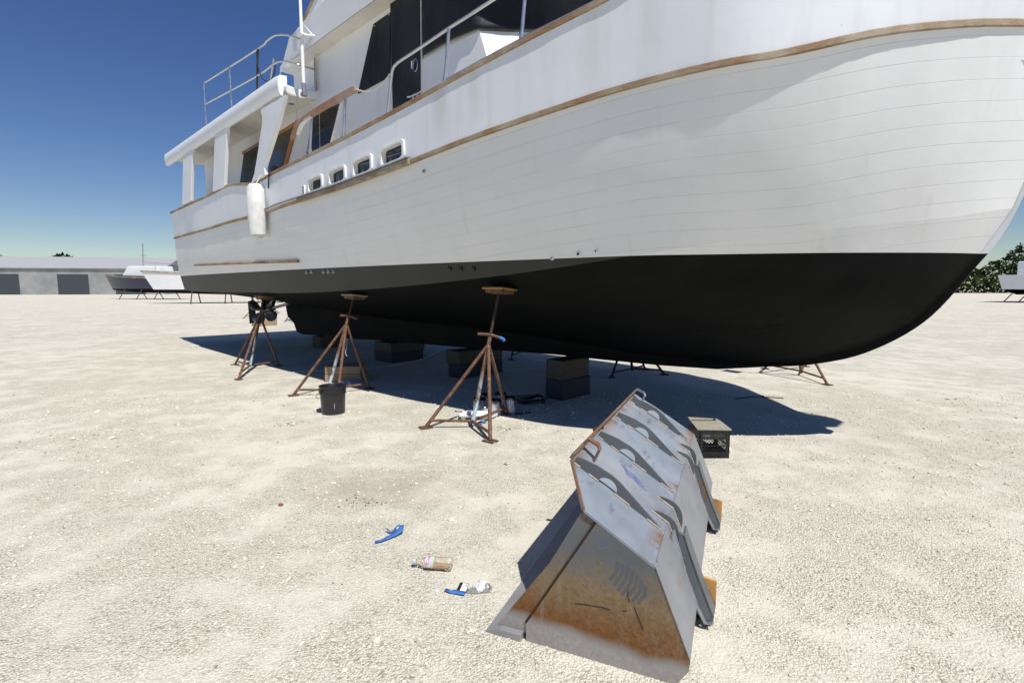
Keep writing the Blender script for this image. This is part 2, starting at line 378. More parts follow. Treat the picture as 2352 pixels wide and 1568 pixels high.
# loose chips near the viewer, real little stones
def chips():
    N = 26000; Y = 1.05 + (RS.rand(N) ** 1.6) * 6.2; X = (RS.rand(N) * 2 - 1) * (Y * 1.02 + .15)
    fld = np.sin(X * 2.1 + 1.3 * np.sin(Y * 1.7)) * np.sin(Y * 2.9 + X * .8); keep = RS.rand(N) < .55 + .45 * fld
    X = X[keep]; Y = Y[keep]; N = len(X)
    sz = (.0022 + .0052 * RS.rand(N) ** 2.2) * (.55 + .2 * Y); sz = np.where(RS.rand(N) < .004, sz * 2.6, sz)
    base = np.array([(1, 0, 0), (-1, 0, 0), (0, 1, 0), (0, -1, 0), (0, 0, 1), (0, 0, -1), (.7, .6, .3), (-.6, .6, -.1)], float)[:6]
    F = np.array([(0, 2, 4), (2, 1, 4), (1, 3, 4), (3, 0, 4), (2, 0, 5), (1, 2, 5), (3, 1, 5), (0, 3, 5)])
    a = RS.rand(N) * 6.28; jit = 1 + (RS.rand(N, 6, 3) - .5) * .9
    V = base[None] * jit * sz[:, None, None] * np.array([1.35, 1, .75])
    t = (RS.rand(N) - .5) * .8; V2 = V.copy(); V2[:, :, 2] = V[:, :, 2] * np.cos(t)[:, None] + V[:, :, 0] * np.sin(t)[:, None]
    ca, sa = np.cos(a)[:, None], np.sin(a)[:, None]
    Vx = V[:, :, 0] * ca - V[:, :, 1] * sa + X[:, None]; Vy = V[:, :, 0] * sa + V[:, :, 1] * ca + Y[:, None]; Vz = V2[:, :, 2] + (sz * .42)[:, None]
    VV = np.stack([Vx, Vy, Vz], -1).reshape(-1, 3); FF = (F[None] + (np.arange(N) * 6)[:, None, None]).reshape(-1, 3)
    me = bpy.data.meshes.new('gravel'); me.from_pydata(VV.tolist(), [], FF.tolist()); me.materials.append(M['chips'])
    o = bpy.data.objects.new('gravel', me); col.objects.link(o); tag(o, kind='stuff')
chips()

# ================================================================== THE YACHT
boat = empty('motor_yacht', K0, math.atan2(AX.y, AX.x), label='big white planked motor yacht with black bottom paint, propped up on stands', cat='yacht')
ZW = 1.77
b_cap = interp([(-4.70, .04), (-4.55, .26), (-4.0, .98), (-3.3, 1.66), (-2.6, 2.03), (-1.9, 2.14), (-1, 2.27), (0, 2.35), (2, 2.40), (5, 2.42), (8, 2.40), (11.3, 2.25)])
b_rub = interp([(-4.50, .04), (-4.35, .30), (-3.9, .98), (-3.2, 1.66), (-2.6, 1.96), (-1.9, 2.09), (-1, 2.23), (0, 2.335), (2, 2.39), (5, 2.40), (8, 2.37), (11.3, 2.2)])
b_chi = interp([(-4.18, .04), (-4.0, .32), (-3.6, .76), (-3.0, 1.24), (-2.5, 1.50), (-1.9, 1.76), (-1, 1.86), (0, 1.95), (1, 2.04), (3, 2.15), (5, 2.2), (9, 2.16), (11.3, 2.05)])
def ztab(pix, fb, ext):
    t = []
    for x, y in pix:
        P = psurf(x, y, lambda s, z: fb(s)); t.append((P.x, P.z))
    lo = min(a for a, b in t); hi = max(a for a, b in t); t.sort()
    cf = np.polyfit([a for a, b in t], [b for a, b in t], 4); t = [(lo + (hi - lo) * k / 9, float(np.polyval(cf, lo + (hi - lo) * k / 9))) for k in range(10)]
    t += [e for e in ext if e[0] < lo - .25 or e[0] > hi + .3]
    t.sort(); return interp(t)
z_cap = ztab([(588, 419), (654, 386), (698, 363), (742, 342), (786, 318), (830, 299), (885, 270.5), (983, 213), (1027, 190), (1105, 150.5), (1131, 133), (1195, 101), (1243, 72.5), (1328, 28), (1392, 2)], b_cap,
             [(-4.70, 4.25), (-4, 4.12), (-3, 3.97), (-2.2, 3.86), (6.5, 3.37), (8, 3.33), (11.3, 3.36)])
z_rub = ztab([(599, 492), (693, 459), (808, 422), (860, 402), (948, 371.5), (1034, 335), (1122, 302), (1210, 271.5), (1297, 243), (1407, 210), (1507, 180.5), (1764, 127)], b_rub,
             [(-4.50, 3.38), (-4.1, 3.31), (-3.6, 3.23), (6.5, 2.72), (8, 2.70), (11.3, 2.74)])
z_chi = ztab([(588, 671.7), (742, 670.6), (807.7, 666.2), (917.6, 659.6), (1105, 637.7), (1276, 613.5), (1386, 599), (1473, 586.5), (1605, 564), (1764, 541)], b_chi,
             [(-4.18, 2.12), (-3.8, 2.03), (7, 1.38), (9, 1.38), (11.3, 1.4)])
z_kl = interp([(-3.92, 1.58), (-3.6, 1.15), (-3.2, .9), (-2.45, .70), (-1.2, .66), (0, .72), (2, .8), (5, .86), (8, 1.0), (10, 1.17), (11.3, 1.24)])
b_kl = lambda s: .10 if s > -2.5 else .10 * max(.3, (s + 3.92) / 1.42)
def b_side(s, z):
    zc, zr, zk = z_chi(s), z_rub(s), z_cap(s); bc, br, bk = b_chi(s), b_rub(s), b_cap(s)
    if z <= zr:
        t = max(0, (z - zc) / (zr - zc)); return bc + (br - bc) * t + .05 * math.sin(math.pi * min(1, t)) * min(1, br)
    t = min(1, (z - zr) / (zk - zr)); return br + (bk - br) * t
SEND = 11.3
def ts(n, s0, s1):      # denser towards the bow
    return [s0 + (s1 - s0) * (1 - (1 - i / (n - 1)) ** 1.5) for i in range(n)]
NS = 90
cur = {}
for nm, s0 in (('cap', -4.70), ('rub', -4.50), ('chi', -4.18), ('kl', -3.92)):
    cur[nm] = [s0 + (SEND - s0) * (i / (NS - 1)) ** 1.35 for i in range(NS)]
def mirror_rows(rows): return [[(p[0], -p[1], p[2]) for p in r] for r in rows]
# bottom: keel line up to chine
rows = []
for j in range(7):
    t = j / 6; row = []
    for i in range(NS):
        sc, sk = cur['chi'][i], cur['kl'][i]; s = sk + (sc - sk) * t
        bk_, zk_ = b_kl(sk), z_kl(sk); bc, zc = b_chi(sc), z_chi(sc)
        cv = max(0, min(1, (1.2 - sk) / 3.4)) * .34          # convex sections forward
        b = bk_ + (bc - bk_) * t; z = zk_ + (zc - zk_) * t
        z -= cv * math.sin(math.pi * t) * .36 * min(1, bc); b += cv * math.sin(math.pi * t) * .25 * min(1, bc)
        row.append((s, b, z))
    rows.append(row)
bot = MB(); bot.grid(rows); bot.grid(mirror_rows(rows))
def split_z(o, zz, above):
    bm = bmesh.new(); bm.from_mesh(o.data)
    bmesh.ops.bisect_plane(bm, geom=bm.verts[:] + bm.edges[:] + bm.faces[:], plane_co=(0, 0, zz), plane_no=(0, 0, 1), clear_outer=not above, clear_inner=above)
    bm.to_mesh(o.data); bm.free()
hb = bot.build('hull_bottom', M['antifoul'], boat, smooth=True); split_z(hb, ZW, False)
hf = bot.build('forefoot_panel', M['topside'], boat, smooth=True); split_z(hf, ZW, True)
# topsides chine -> rub
rows = []; NR = 12
for j in range(NR + 1):
    t = j / NR; row = []
    for i in range(NS):
        s = cur['chi'][i] + (cur['rub'][i] - cur['chi'][i]) * t
        bc, br = b_chi(cur['chi'][i]), b_rub(cur['rub'][i]); zc, zr = z_chi(cur['chi'][i]), z_rub(cur['rub'][i])
        row.append((s, bc + (br - bc) * t + .05 * math.sin(math.pi * t) * min(1, br), zc + (zr - zc) * t))
    rows.append(row)
tp = MB(); tp.grid(rows); tp.grid(mirror_rows(rows))
top_o = tp.build('topside', M['topside'], boat, smooth=True); split_z(top_o, ZW, True)
bt = tp.build('black_side_band', M['boot'], boat, smooth=True); split_z(bt, ZW, False)
for o in (top_o, hf):
    a = o.data.attributes.new('plank', 'FLOAT', 'POINT')
    for i, v in enumerate(o.data.vertices):
        s, z = v.co.x, v.co.z
        a.data[i].value = (z_rub(max(s, -4.5)) - z) / .132 + .95
# bulwark with four window openings
PORTS = [(2.67, 3.15), (2.04, 2.52), (1.41, 1.89), (.76, 1.26)]
V0, V1 = .085, .46
ss = sorted(set([s for s in cur['rub']] + [q for p in PORTS for q in (p[0] + .03, p[1] - .03)]))
clean = []
for s in ss:
    if clean and abs(s - clean[-1]) < .012: continue
    clean.append(s)
for p in PORTS:
    for q in (p[0] + .03, p[1] - .03):
        k = min(range(len(clean)), key=lambda i: abs(clean[i] - q)); clean[k] = q
vs_ = [0, V0 + .035, .2, .3, V1 - .035, .58, .7, .85, 1.0]
def bulw(s, v):
    # s measured at rail height, slid forward with height near the stem
    tt = max(0, min(1, (-s - 3.0) / 1.5)); sc = s - .20 * tt * v
    return (sc, b_rub(s) + (b_cap(sc) - b_rub(s)) * v, z_rub(s) + (z_cap(sc) - z_rub(s)) * v)
bw = MB(); idx = {}
for sd_ in (1, -1):
    for i, s in enumerate(clean):
        for j, v in enumerate(vs_):
            p = bulw(s, v); idx[(i, j)] = len(bw.v); bw.v.append((p[0], sd_ * p[1], p[2]))
    for i in range(len(clean) - 1):
        for j in range(len(vs_) - 1):
            sm = (clean[i] + clean[i + 1]) / 2; vm = (vs_[j] + vs_[j + 1]) / 2
            if any(p[0] + .03 < sm < p[1] - .03 for p in PORTS) and V0 + .035 < vm < V1 - .035: continue
            bw.f.append((idx[(i, j)], idx[(i + 1, j)], idx[(i + 1, j + 1)], idx[(i, j + 1)]))
bw.build('bulwark', M['bulwark'], boat, smooth=True)
def rrect(s0, s1, v0, v1, r, n=5):
    out = []; hs = (s1 - s0); ar = hs / (v1 - v0)
    for cs, cv, a0 in ((s1 - r, v1 - r / ar * 1.0, 0), (s0 + r, v1 - r / ar, 90), (s0 + r, v0 + r / ar, 180), (s1 - r, v0 + r / ar, 270)):
        for k in range(n + 1):
            a = R(a0 + 90 * k / n); out.append((cs + r * math.cos(a), cv + r / ar * math.sin(a)))
    return out
def bul3(s, v, off):
    p = bulw(s, v); return (p[0], p[1] + off, p[2])
for i, p in enumerate(PORTS):
    r0 = rrect(p[0], p[1], V0, V1, .10); r1 = rrect(p[0] + .045, p[1] - .045, V0 + .045, V1 - .045, .075)
    m = MB(); n_ = len(r0)
    A_ = [bul3(s, v, -.004) for s, v in r0]; B_ = [bul3(s, v, .020) for s, v in rrect(p[0] + .008, p[1] - .008, V0 + .006, V1 - .006, .095)]
    C_ = [bul3(s, v, .020) for s, v in r1]; D_ = [bul3(s, v, -.055) for s, v in rrect(p[0] + .062, p[1] - .055, V0 + .06, V1 - .06, .06)]
    m.add(A_ + B_ + C_ + D_, [(k, (k + 1) % n_, n_ * q + n_ + (k + 1) % n_, n_ * q + n_ + k) if q == 0 else (n_ * q + k, n_ * q + (k + 1) % n_, n_ * (q + 1) + (k + 1) % n_, n_ * (q + 1) + k) for q in range(3) for k in range(n_)])
    fo = m.build('window', M['frame_white'], boat, smooth=True)
    gl = MB(); gl.add([bul3(s, v, -.053) for s, v in rrect(p[0] + .052, p[1] - .045, V0 + .05, V1 - .05, .045)], [tuple(range(n_))])
    gl.build('pane', M['curtain'] if i else M['glass_dark'], fo)
    if i:
        m = MB(); ring = [bul3(s, v, -.05) for s, v in rrect(p[0] + .075, p[1] - .068, V0 + .075, V1 - .075, .045)]
        m.tube(ring + ring[:1], .011, 6, False); m.build('gasket', M['black_plastic'], fo)
# transom, deck
m = MB(); pts = [(SEND, b_kl(SEND), z_kl(SEND)), (SEND, b_chi(SEND), z_chi(SEND)), (SEND, b_rub(SEND), z_rub(SEND)), (SEND, b_cap(SEND), z_cap(SEND))]
m.add(pts + [(a, -b, c_) for a, b, c_ in pts[::-1]], [tuple(range(8))]); m.build('transom', M['white'], boat)
m = MB(); ds = [SEND - .02] + [11 - k for k in range(0, 15)] + [-4.3]
m.add([(s, b_rub(s) * .985, 3.02 if s > -2 else 3.1) for s in ds] + [(s, -b_rub(s) * .985, 3.02 if s > -2 else 3.1) for s in ds[::-1]], [tuple(range(2 * len(ds)))])
m.build('deck', M['soffit'], boat)
# keel, skeg and stem in one outline
kb = [pb(x, y, .1) for x, y in [(1764, 841.6), (1649, 847.5), (1511, 838), (1350, 822), (1278, 814), (1157, 805), (1022, 794), (874, 781), (807.7, 778), (759, 770), (697, 768)]]
sk = [pb(x, y, .0) for x, y in [(691.3, 760.7), (684.7, 741), (670.4, 725.5), (667, 708), (663.8, 690)]]
def sp2(P): return [(q.x, q.z) for q in smoothpath([Vector((a_, 0, b_)) for a_, b_ in P], 6)]
out = sp2([(-4.72, 4.23), (-4.51, 3.38), (-4.21, 2.12), (-3.97, 1.62), (-3.68, 1.18), (-3.28, .88), (-2.85, .73), (kb[0].x, kb[0].z)]) + [(p.x, p.z) for p in kb[1:]] + [(p.x, p.z) for p in sk]
out += [(9.9, 1.3), (6, 1.25), (2, 1.15), (-1, 1.05), (-2.4, .98)] + sp2([(-3.0, 1.1), (-3.5, 1.45), (-3.8, 1.9), (-4.0, 2.4), (-4.35, 3.38), (-4.58, 4.17)])
def wid(s): return .115 if s > -2.6 else max(.03, .115 - (-2.6 - s) * .06)
m = MB(); n_ = len(out); m.add([(s, wid(s), z) for s, z in out] + [(s, -wid(s), z) for s, z in out], [tuple(range(n_)), tuple(range(n_, 2 * n_))[::-1]] + [(i, (i + 1) % n_, n_ + (i + 1) % n_, n_ + i) for i in range(n_)])
kl = m.build('keel', M['antifoul'], boat); split_z(kl, ZW, False)
st_ = m.build('stem', M['white'], boat); split_z(st_, ZW, True)
# rails along the hull
def strip(fb, fz, s0, s1, w_out, w_in, h0, h1, n=80, fs=lambda s: 0):
    m = MB(); rows = []
    for k in range(n):
        s = s0 + (s1 - s0) * k / (n - 1); b, z = fb(s), fz(s); j = (random.random() - .5) * .004
        rows.append([(s, b + w_out + j, z + h0), (s, b + w_out + j, z + h1), (s, b - w_in, z + h1), (s, b - w_in, z + h0), (s, b + w_out + j, z + h0)])
    m.grid(rows); m.f.append((0, 1, 2, 3)); o = (n - 1) * 5; m.f.append((o, o + 1, o + 2, o + 3)); return m
for sd_ in (1, -1):
    def sg(m):
        if sd_ < 0: m.v = [(a, -b, c_) for a, b, c_ in m.v]
        return m
    sg(strip(b_cap, z_cap, SEND, -4.68, .014, .10, -.022, .028, 120)).build('cap_rail', M['teak'], boat, bevel=.006)
    sg(strip(b_rub, z_rub, SEND, -4.48, .030, .03, -.028, .018, 120)).build('rub_rail', M['teak'], boat, bevel=.008)
strip(b_cap, lambda s: z_cap(s), .05, -4.66, .008, .02, .029, .041, 60).build('rail_band', M['steel'], boat, bevel=.004)
strip(b_rub, z_rub, 5.0, .62, .085, -.04, .022, .034, 60).build('rub_rail_ledge', M['zinc'], boat)
strip(b_rub, z_rub, 3.4, .62, .075, -.04, -.045, .018, 60).build('rub_rail_guard', M['teak'], boat, bevel=.01)
# short guard strip near the stern
m = MB(); pts = [(588, 603.5), (640, 601.5), (688, 600)]
P3 = [psurf(x, y, b_side) for x, y in pts]; P3 = [P3[0] + (P3[0] - P3[2]) * 2.2] + P3
for p in P3: p.y = b_side(p.x, p.z)
m.grid([[(p.x, p.y - .01, p.z - .02), (p.x, p.y + .05, p.z - .02), (p.x, p.y + .05, p.z + .02), (p.x, p.y - .01, p.z + .02), (p.x, p.y - .01, p.z - .02)] for p in P3]); m.f.append((15, 16, 17, 18))
m.build('guard_strip', M['teak'], boat, bevel=.006)
# small hull fittings
def fitting(x, y, r, mat, name='through_hull', deep=True):
    P = psurf(x, y, b_side); m = MB(); Mx = Matrix.Rotation(R(-90), 3, 'X')
    m.lathe([(0, .004), (r * .5, .004), (r * .55, .02), (r * .9, .016), (r, .0), (r, -.02)], 16, Mx, P); o = m.build(name, mat, boat, smooth=True)
    if deep:
        m = MB(); m.lathe([(0, .012), (r * .52, .012), (r * .52, .0)], 14, Mx, P + Vector((0, .002, 0))); m.build('hole', M['black_mark'], o)
for x, y in ((704.5, 624.5), (715.4, 623.8), (743, 623.8), (754.3, 623), (766, 623.2)): fitting(x, y, .032, M['zinc'])
for x, y in ((1034, 616.8), (1059.3, 616.8), (1089, 616.8)): fitting(x, y, .026, M['black_plastic'])
for x, y, r in ((1268.5, 593.5, .016), (1330, 583.5, .026), (1370, 577, .016)): fitting(x, y, r * 1.1, M['plastic_white'])
fitting(975, 394, .022, M['zinc'], 'drain', False)
# vent louvre
p = psurf(700, 437, b_side)
m = MB(); m.box((p.x, p.y + .012, p.z), (.07, .024, .13)); vo = m.build('vent', M['plastic_white'], boat, bevel=.01)
m = MB()
for k in range(6): m.box((p.x, p.y + .026, p.z - .045 + k * .018), (.045, .004, .008))
m.build('slot', M['black_mark'], vo)
# hawse opening near the stern
p = psurf(603, 524, b_side)
m = MB(); ring = [(p.x + .085 * math.copysign(abs(math.cos(a)) ** .5, math.cos(a)), p.y + .02, p.z + .12 * math.copysign(abs(math.sin(a)) ** .5, math.sin(a))) for a in [k * math.pi / 12 for k in range(24)]]
m.tube(ring + ring[:2], .024, 8, False); ho = m.build('mooring_port', M['plastic_white'], boat, smooth=True)
m = MB(); m.add([(q[0], p.y + .008, q[2]) for q in ring], [tuple(range(24))]); m.build('backing', M['steel_dull'], ho)
# running gear
def shaft():
    a = pb(663, 697, .7); b_ = pb(613, 711.5, .7); d = (b_ - a).normalized(); e = b_ + d * .35
    m = MB(); m.tube([a, e], .035, 12); so_ = m.build('propeller_shaft', M['steel_dull'], boat, smooth=True)
    m = MB(); m.tube([a + d * .95, a + d * 1.1], .07, 12); m.build('bearing', M['rust_dark'], so_, smooth=True)
    for dx in (0, -.35):
        q = b_ + d * (.12 + dx * .2); m = MB(); m.prism([(q.x - .05, q.y + dx * .5, q.z), (q.x + .07, q.y + dx * .5, q.z), (q.x + .18 + dx, q.y + dx * .5, 1.36), (q.x + dx, q.y + dx * .5, 1.36)], (0, .03, 0)); m.build('strut', M['antifoul'], boat)
    hub = e - d * .1
    m = MB(); m.tube([hub - d * .12, hub + d * .02, hub + d * .14], .07, 14, True, .04)
    u = Vector((0, 1, 0)); w_ = d.cross(u)
    for k in range(4):
        a_ = R(35 + 90 * k); rad = u * math.cos(a_) + w_ * math.sin(a_); tan = d.cross(rad)
        pts = []
        for rr, ww, tw in ((.05, .06, .9), (.14, .13, .7), (.25, .16, .5), (.33, .12, .38), (.37, .04, .34)):
            dirw = tan * math.cos(tw) + d * math.sin(tw)
            pts.append([hub + rad * rr - dirw * ww, hub + rad * rr, hub + rad * rr + dirw * ww])
        m.grid(pts)
    m.build('propeller', M['steel_dull'], boat, smooth=True, thick=.012)
    r_ = e + d * .55; m = MB(); m.prism([(r_.x - .15, .7, .55), (r_.x + .25, .7, .5), (r_.x + .3, .7, 1.1), (r_.x - .08, .7, 1.15)], (0, .05, 0)); m.build('rudder', M['antifoul'], boat, bevel=.01)
    m = MB(); m.tube([(r_.x + .02, .72, .8), (r_.x + .02, .72, 1.35)], .03); m.build('rudder_stock', M['steel_dull'], boat)
shaft()

# ---------------- superstructure
HB = 1.75
front = [(.2, HB), (.05, 1.58), (-.25, 1.25), (-.62, .65), (-.72, 0)]
plan = [(4.97, HB)] + front + [(a, -b) for a, b in front[::-1][1:]] + [(4.97, -HB)]
def wallring(plan, z0, z1, rk0=0, rk1=0, inset=0):
    def at(z, rk): return [(a - (rk if a < 1 else 0), b * (1 - inset / HB), z) for a, b in plan]
    n_ = len(plan); return at(z0, rk0) + at(z1, rk1), [(i, (i + 1) % n_, n_ + (i + 1) % n_, n_ + i) for i in range(n_)]
m = MB()
v_, f_ = wallring(plan, 3.0, 4.30, .50, .0); m.add(v_, f_)
v_, f_ = wallring(plan, 4.30, 4.32, 0, -.02, .02); m.add(v_, f_)
v_, f_ = wallring(plan, 4.32, 5.2, -.02, -.30, .02); m.add(v_, f_)
m.build('pilothouse', M['white'], boat)
m = MB(); m.box((7.5, 0, 3.765), (5.2, 2 * HB - .006, 1.53)); m.build('saloon', M['white'], boat)
# crease line catches the light: narrow ledge
# flybridge coaming + soffit
fp = [(.0, 1.97), (-.5, 1.7), (-1.0, 1.2), (-1.35, .6), (-1.45, 0)]
aft = pb(645, 164, 1.97)
fplan = [(aft.x, 1.97)] + [(2, 1.97)] + fp + [(a, -b) for a, b in fp[::-1][1:]] + [(aft.x, -1.97)]
m = MB(); n_ = len(fplan)
def ftop(i): return 6.0
v0 = [(a, b, 5.17) for a, b in fplan]; v1 = [(a, b * 1.015, 5.62 + max(0, 3.5 - a) * .06) for a, b in fplan]
# lift the after corner back as in a raked end
ca = pb(664, 88, 1.98); cb = pb(695, 51, 1.99)
v1[0] = (cb.x, 1.99, cb.z); v1[-1] = (cb.x, -1.99, cb.z)
for k in (1,): v1[k] = (2, 2.0, pb(744, 0, 1.99).z + .12)
m.add(v0 + v1, [(i, (i + 1) % n_, n_ + (i + 1) % n_, n_ + i) for i in range(n_)] + [tuple(range(n_, 2 * n_))])
# raked after corner
lo = pb(645, 165, 1.97)
m.prism([(aft.x + .0, 1.972, 5.17), (lo.x + .02, 1.972, lo.z), (ca.x, 1.985, ca.z), (cb.x, 1.99, cb.z), (cb.x - .3, 1.99, 5.3), (aft.x - .3, 1.972, 5.17)], (0, -.25, 0))
m.build('flybridge', M['white'], boat, bevel=.02)
m = MB(); m.add([(a, b * .995, 5.172) for a, b in fplan], [tuple(range(n_))]); m.build('flybridge_underside', M['soffit'], boat)
m = MB(); m.box((aft.x - .25, 1.80, 5.15), (.30, .16, .05)); m.build('underside_lip', M['soffit'], boat)
# windscreen of the flybridge
P1, P2, P3_ = pb(696, 52, 1.9), pb(725, -10, 1.9), pb(702, 50, 1.9)
m = MB(); m.tube([P1, P2 + (P2 - P1) * .6], .028, 6); wf = m.build('wing_frame', M['teak'], boat)
m = MB(); m.prism([P1, P2 + (P2 - P1) * .5, P2 + (P2 - P1) * .5 + Vector((-.6, 0, 0)), P1 + Vector((-.6, 0, .05))], (0, -.02, 0)); m.build('wing_panel', M['white'], boat)
# canvas covers
def sheet(name, pix, b, mat, th=.012, parent=boat, z_cut=None):
    m = MB(); P = [pb(x, y, b) for x, y in pix]; m.prism(P, (0, -th, 0)); return m.build(name, mat, parent)
cv = sheet('window_cover', [(857, 56), (896, 29), (894.5, 176), (821.5, 215.5)], HB + .02, M['canvas'])
snaps = [(860, 60), (893.5, 34), (892, 172), (825.5, 211)]
Mx = Matrix.Rotation(R(-90), 3, 'X')
for x, y in snaps: m = MB(); m.lathe([(0, .006), (.009, .005), (.011, 0)], 10, Mx, pb(x, y, HB + .022)); m.build('snap', M['steel'], cv)
m = MB(); m.prism([(1.90, HB + .012, 3.3), (1.27, HB + .012, 3.3), (1.235, HB + .012, 5.169), (1.90, HB + .012, 5.169)], (0, -.02, 0)); dr = m.build('door', M['frame_white'], boat)
m = MB(); m.prism([(1.885, HB + .03, 3.34), (1.285, HB + .03, 3.34), (1.25, HB + .03, 5.165), (1.885, HB + .03, 5.165)], (0, -.012, 0)); m.build('door_cover', M['canvas'], dr)
p = pb(954, 150, HB + .035)
m = MB(); ring = [(p.x + .045 * math.cos(a), p.y, p.z + .075 * math.sin(a)) for a in [k * math.pi / 10 for k in range(20)]]
m.tube(ring + ring[:1], .006, 6, False); m.tube([p + Vector((.0, .01, .05)), p + Vector((.01, .045, .03)), p + Vector((.012, .045, -.06))], .014, 8); m.build('door_handle', M['steel'], dr, smooth=True)
# wrap-round windscreen cover
def wpt(u, v):
    path = [(1.21, HB + .02)] + [(.2, HB + .02), (.03, 1.60), (-.28, 1.27), (-.66, .66), (-.76, 0)]
    path += [(a, -b) for a, b in path[::-1][1:]]
    L_ = [0]
    for i in range(1, len(path)): L_.append(L_[-1] + math.dist(path[i - 1], path[i]))
    d = u * L_[-1]; i = 0
    while i < len(L_) - 2 and d > L_[i + 1]: i += 1
    t = (d - L_[i]) / (L_[i + 1] - L_[i]); a = path[i][0] + (path[i + 1][0] - path[i][0]) * t; b = path[i][1] + (path[i + 1][1] - path[i][1]) * t
    rk = .28 * v * max(0, min(1, (1.1 - a)))
    wr = .010 * math.sin(u * 37 + v * 4 + 2 * math.sin(u * 13)) * math.sin(v * 3.1) + .004 * math.sin(u * 83 + v * 9)
    zb = 4.325 + .02 * math.sin(u * 22); nb = (1 if b > 0 else -1)
    return (a + rk - abs(wr) * (1 if a < .15 else 0), b + nb * abs(wr) * .8, zb + (5.15 - zb) * v)
rows = [[wpt(u / 120, v / 14) for u in range(121)] for v in range(15)]
m = MB(); m.grid(rows); m.build('windscreen_cover', M['canvas'], boat, smooth=True, thick=.008)
m = MB(); m.tube([Vector(wpt(u / 120, .0)) + Vector((0, .006, 0)) for u in range(0, 121)], .006, 5); m.build('cover_hem', M['black_plastic'], boat)
# saloon windows
def quad(name, pix, b, mat, th, parent=boat, bevel=0): return sheet(name, pix, b, mat, th, parent)
def extend(a, b, t): return (a[0] + (b[0] - a[0]) * t, a[1] + (b[1] - a[1]) * t)
w1 = quad('saloon_window', [(632, 312), (676, 287), extend((676, 287), (652, 379), 1.3), extend((632, 312), (612, 396), 1.3)], HB + .016, M['blind'], .02)
m = MB(); top_ = [pb(626, 315, HB + .03), pb(682, 281, HB + .03)]
def bar(a, b, wdt, th, mat, name, parent):
    a, b = Vector(a), Vector(b); d = (b - a).normalized(); up = Vector((0, 1, 0)).cross(d).normalized() * wdt / 2; m = MB()
    m.prism([a - up, b - up, b + up, a + up], (0, -th, 0)); return m.build(name, mat, parent, bevel=.004)
bar(top_[0], top_[1], .06, .03, M['teak_var'], 'frame', w1)
bar(pb(680, 280, HB + .034), pb(648, 398, HB + .034), .095, .034, M['teak_var'], 'frame', w1)
w2 = quad('saloon_window', [(722, 266), (779.5, 236.5), (754, 345), (704, 368)], HB + .016, M['glass_dark'], .02)
bar(pb(733, 259, HB + .02), pb(734.5, 352, HB + .02), .014, .012, M['steel'], 'mullion', w2)
bar(pb(782, 234, HB + .03), pb(755, 345, HB + .03), .03, .03, M['frame_white'], 'frame', w2)
bar(pb(718, 268, HB + .03), pb(701, 368, HB + .03), .025, .03, M['steel_dull'], 'frame', w2)
w3 = quad('saloon_window', [(560, 352), (592, 334), (583, 420), (548, 440)], HB + .016, M['glass_dark'], .02)
bar(pb(556, 352, HB + .03), pb(594, 330, HB + .03), .06, .03, M['teak_pink'], 'frame', w3)
# boat-deck roof over the side deck
ZR = 4.53
rp = [(3.93, 1.70), (4.13, 1.74), (4.28, 1.95), (4.22, 2.2), (4.0, 2.38), (3.93, 2.42), (5, 2.42), (8, 2.40), (10.6, 2.35)]
m = MB(); rpf = rp + [(10.6, -2.35), (3.93, -2.35)]; m.prism([(a, b, ZR) for a, b in rpf], (0, 0, .14)); m.build('deck_roof', M['white'], boat, bevel=.02)
m = MB(); m.add([(a, b * .995, ZR - .003) for a, b in rpf], [tuple(range(len(rpf)))]); cl = m.build('roof_underside', M['soffit'], boat)
# rounded eyebrow along the roof edge
m = MB(); rows = []
for k in range(30):
    s = 3.88 + (10.6 - 3.88) * k / 29; e_ = .0 if k else .02
    rows.append([(s, 2.42 + o_, ZR + h_ - e_) for o_, h_ in ((-.10, .15), (0.0, .14), (.035, .10), (.045, .0), (.03, -.10), (.0, -.15), (-.03, -.15), (-.05, -.02), (-.10, .0))])
m.grid(rows); m.f.append(tuple(range(9))); m.build('roof_edge', M['white'], boat, smooth=True)
# curved wing panels carrying the roof
def wing(pix, name='wing_post'):
    m = MB(); P = [pb(x, y, 2.435) for x, y in pix]; m.prism(P, (0, -.06, 0)); return m.build(name, M['white'], boat, bevel=.012)
wing([(654, 218), (649, 240), (641, 272), (625, 325), (610, 372), (607, 385), (608, 396), (613, 405), (575, 424), (583, 400), (590, 360), (601, 285), (602, 268), (598, 258), (600, 250)])
for s0 in (6.6, 8.8): m = MB(); m.prism([(s0, 2.43, 3.36), (s0 + .7, 2.43, 3.36), (s0 + .35, 2.43, 4.42), (s0 - .35, 2.43, 4.42)], (0, -.06, 0)); m.build('wing_post', M['white'], boat, bevel=.012)
m = MB(); q = pz(669, 236, ZR - .004); Md = Matrix.Rotation(R(180), 3, 'X')
m.lathe([(0, .012), (.045, .012), (.05, .02), (.085, .014), (.095, 0)], 24, Md, q); lt = m.build('ceiling_light', M['frame_white'], boat, smooth=True)
m = MB(); m.lathe([(0, .03), (.05, .026), (.056, .015)], 20, Md, q); m.build('lens', M['steel_dull'], lt, smooth=True)
# sliding door track and wall strip behind the antenna
bar(pb(721, 133, HB + .03), pb(723.5, 208, HB + .03), .03, .03, M['teak'], 'track', boat)
m = MB(); m.tube([pb(728, 115, 1.78), pb(730, 125, 1.78), pb(724, 135, 1.78), pb(725.5, 208, 1.78)], .006, 6); m.build('cable', M['cord'], boat)
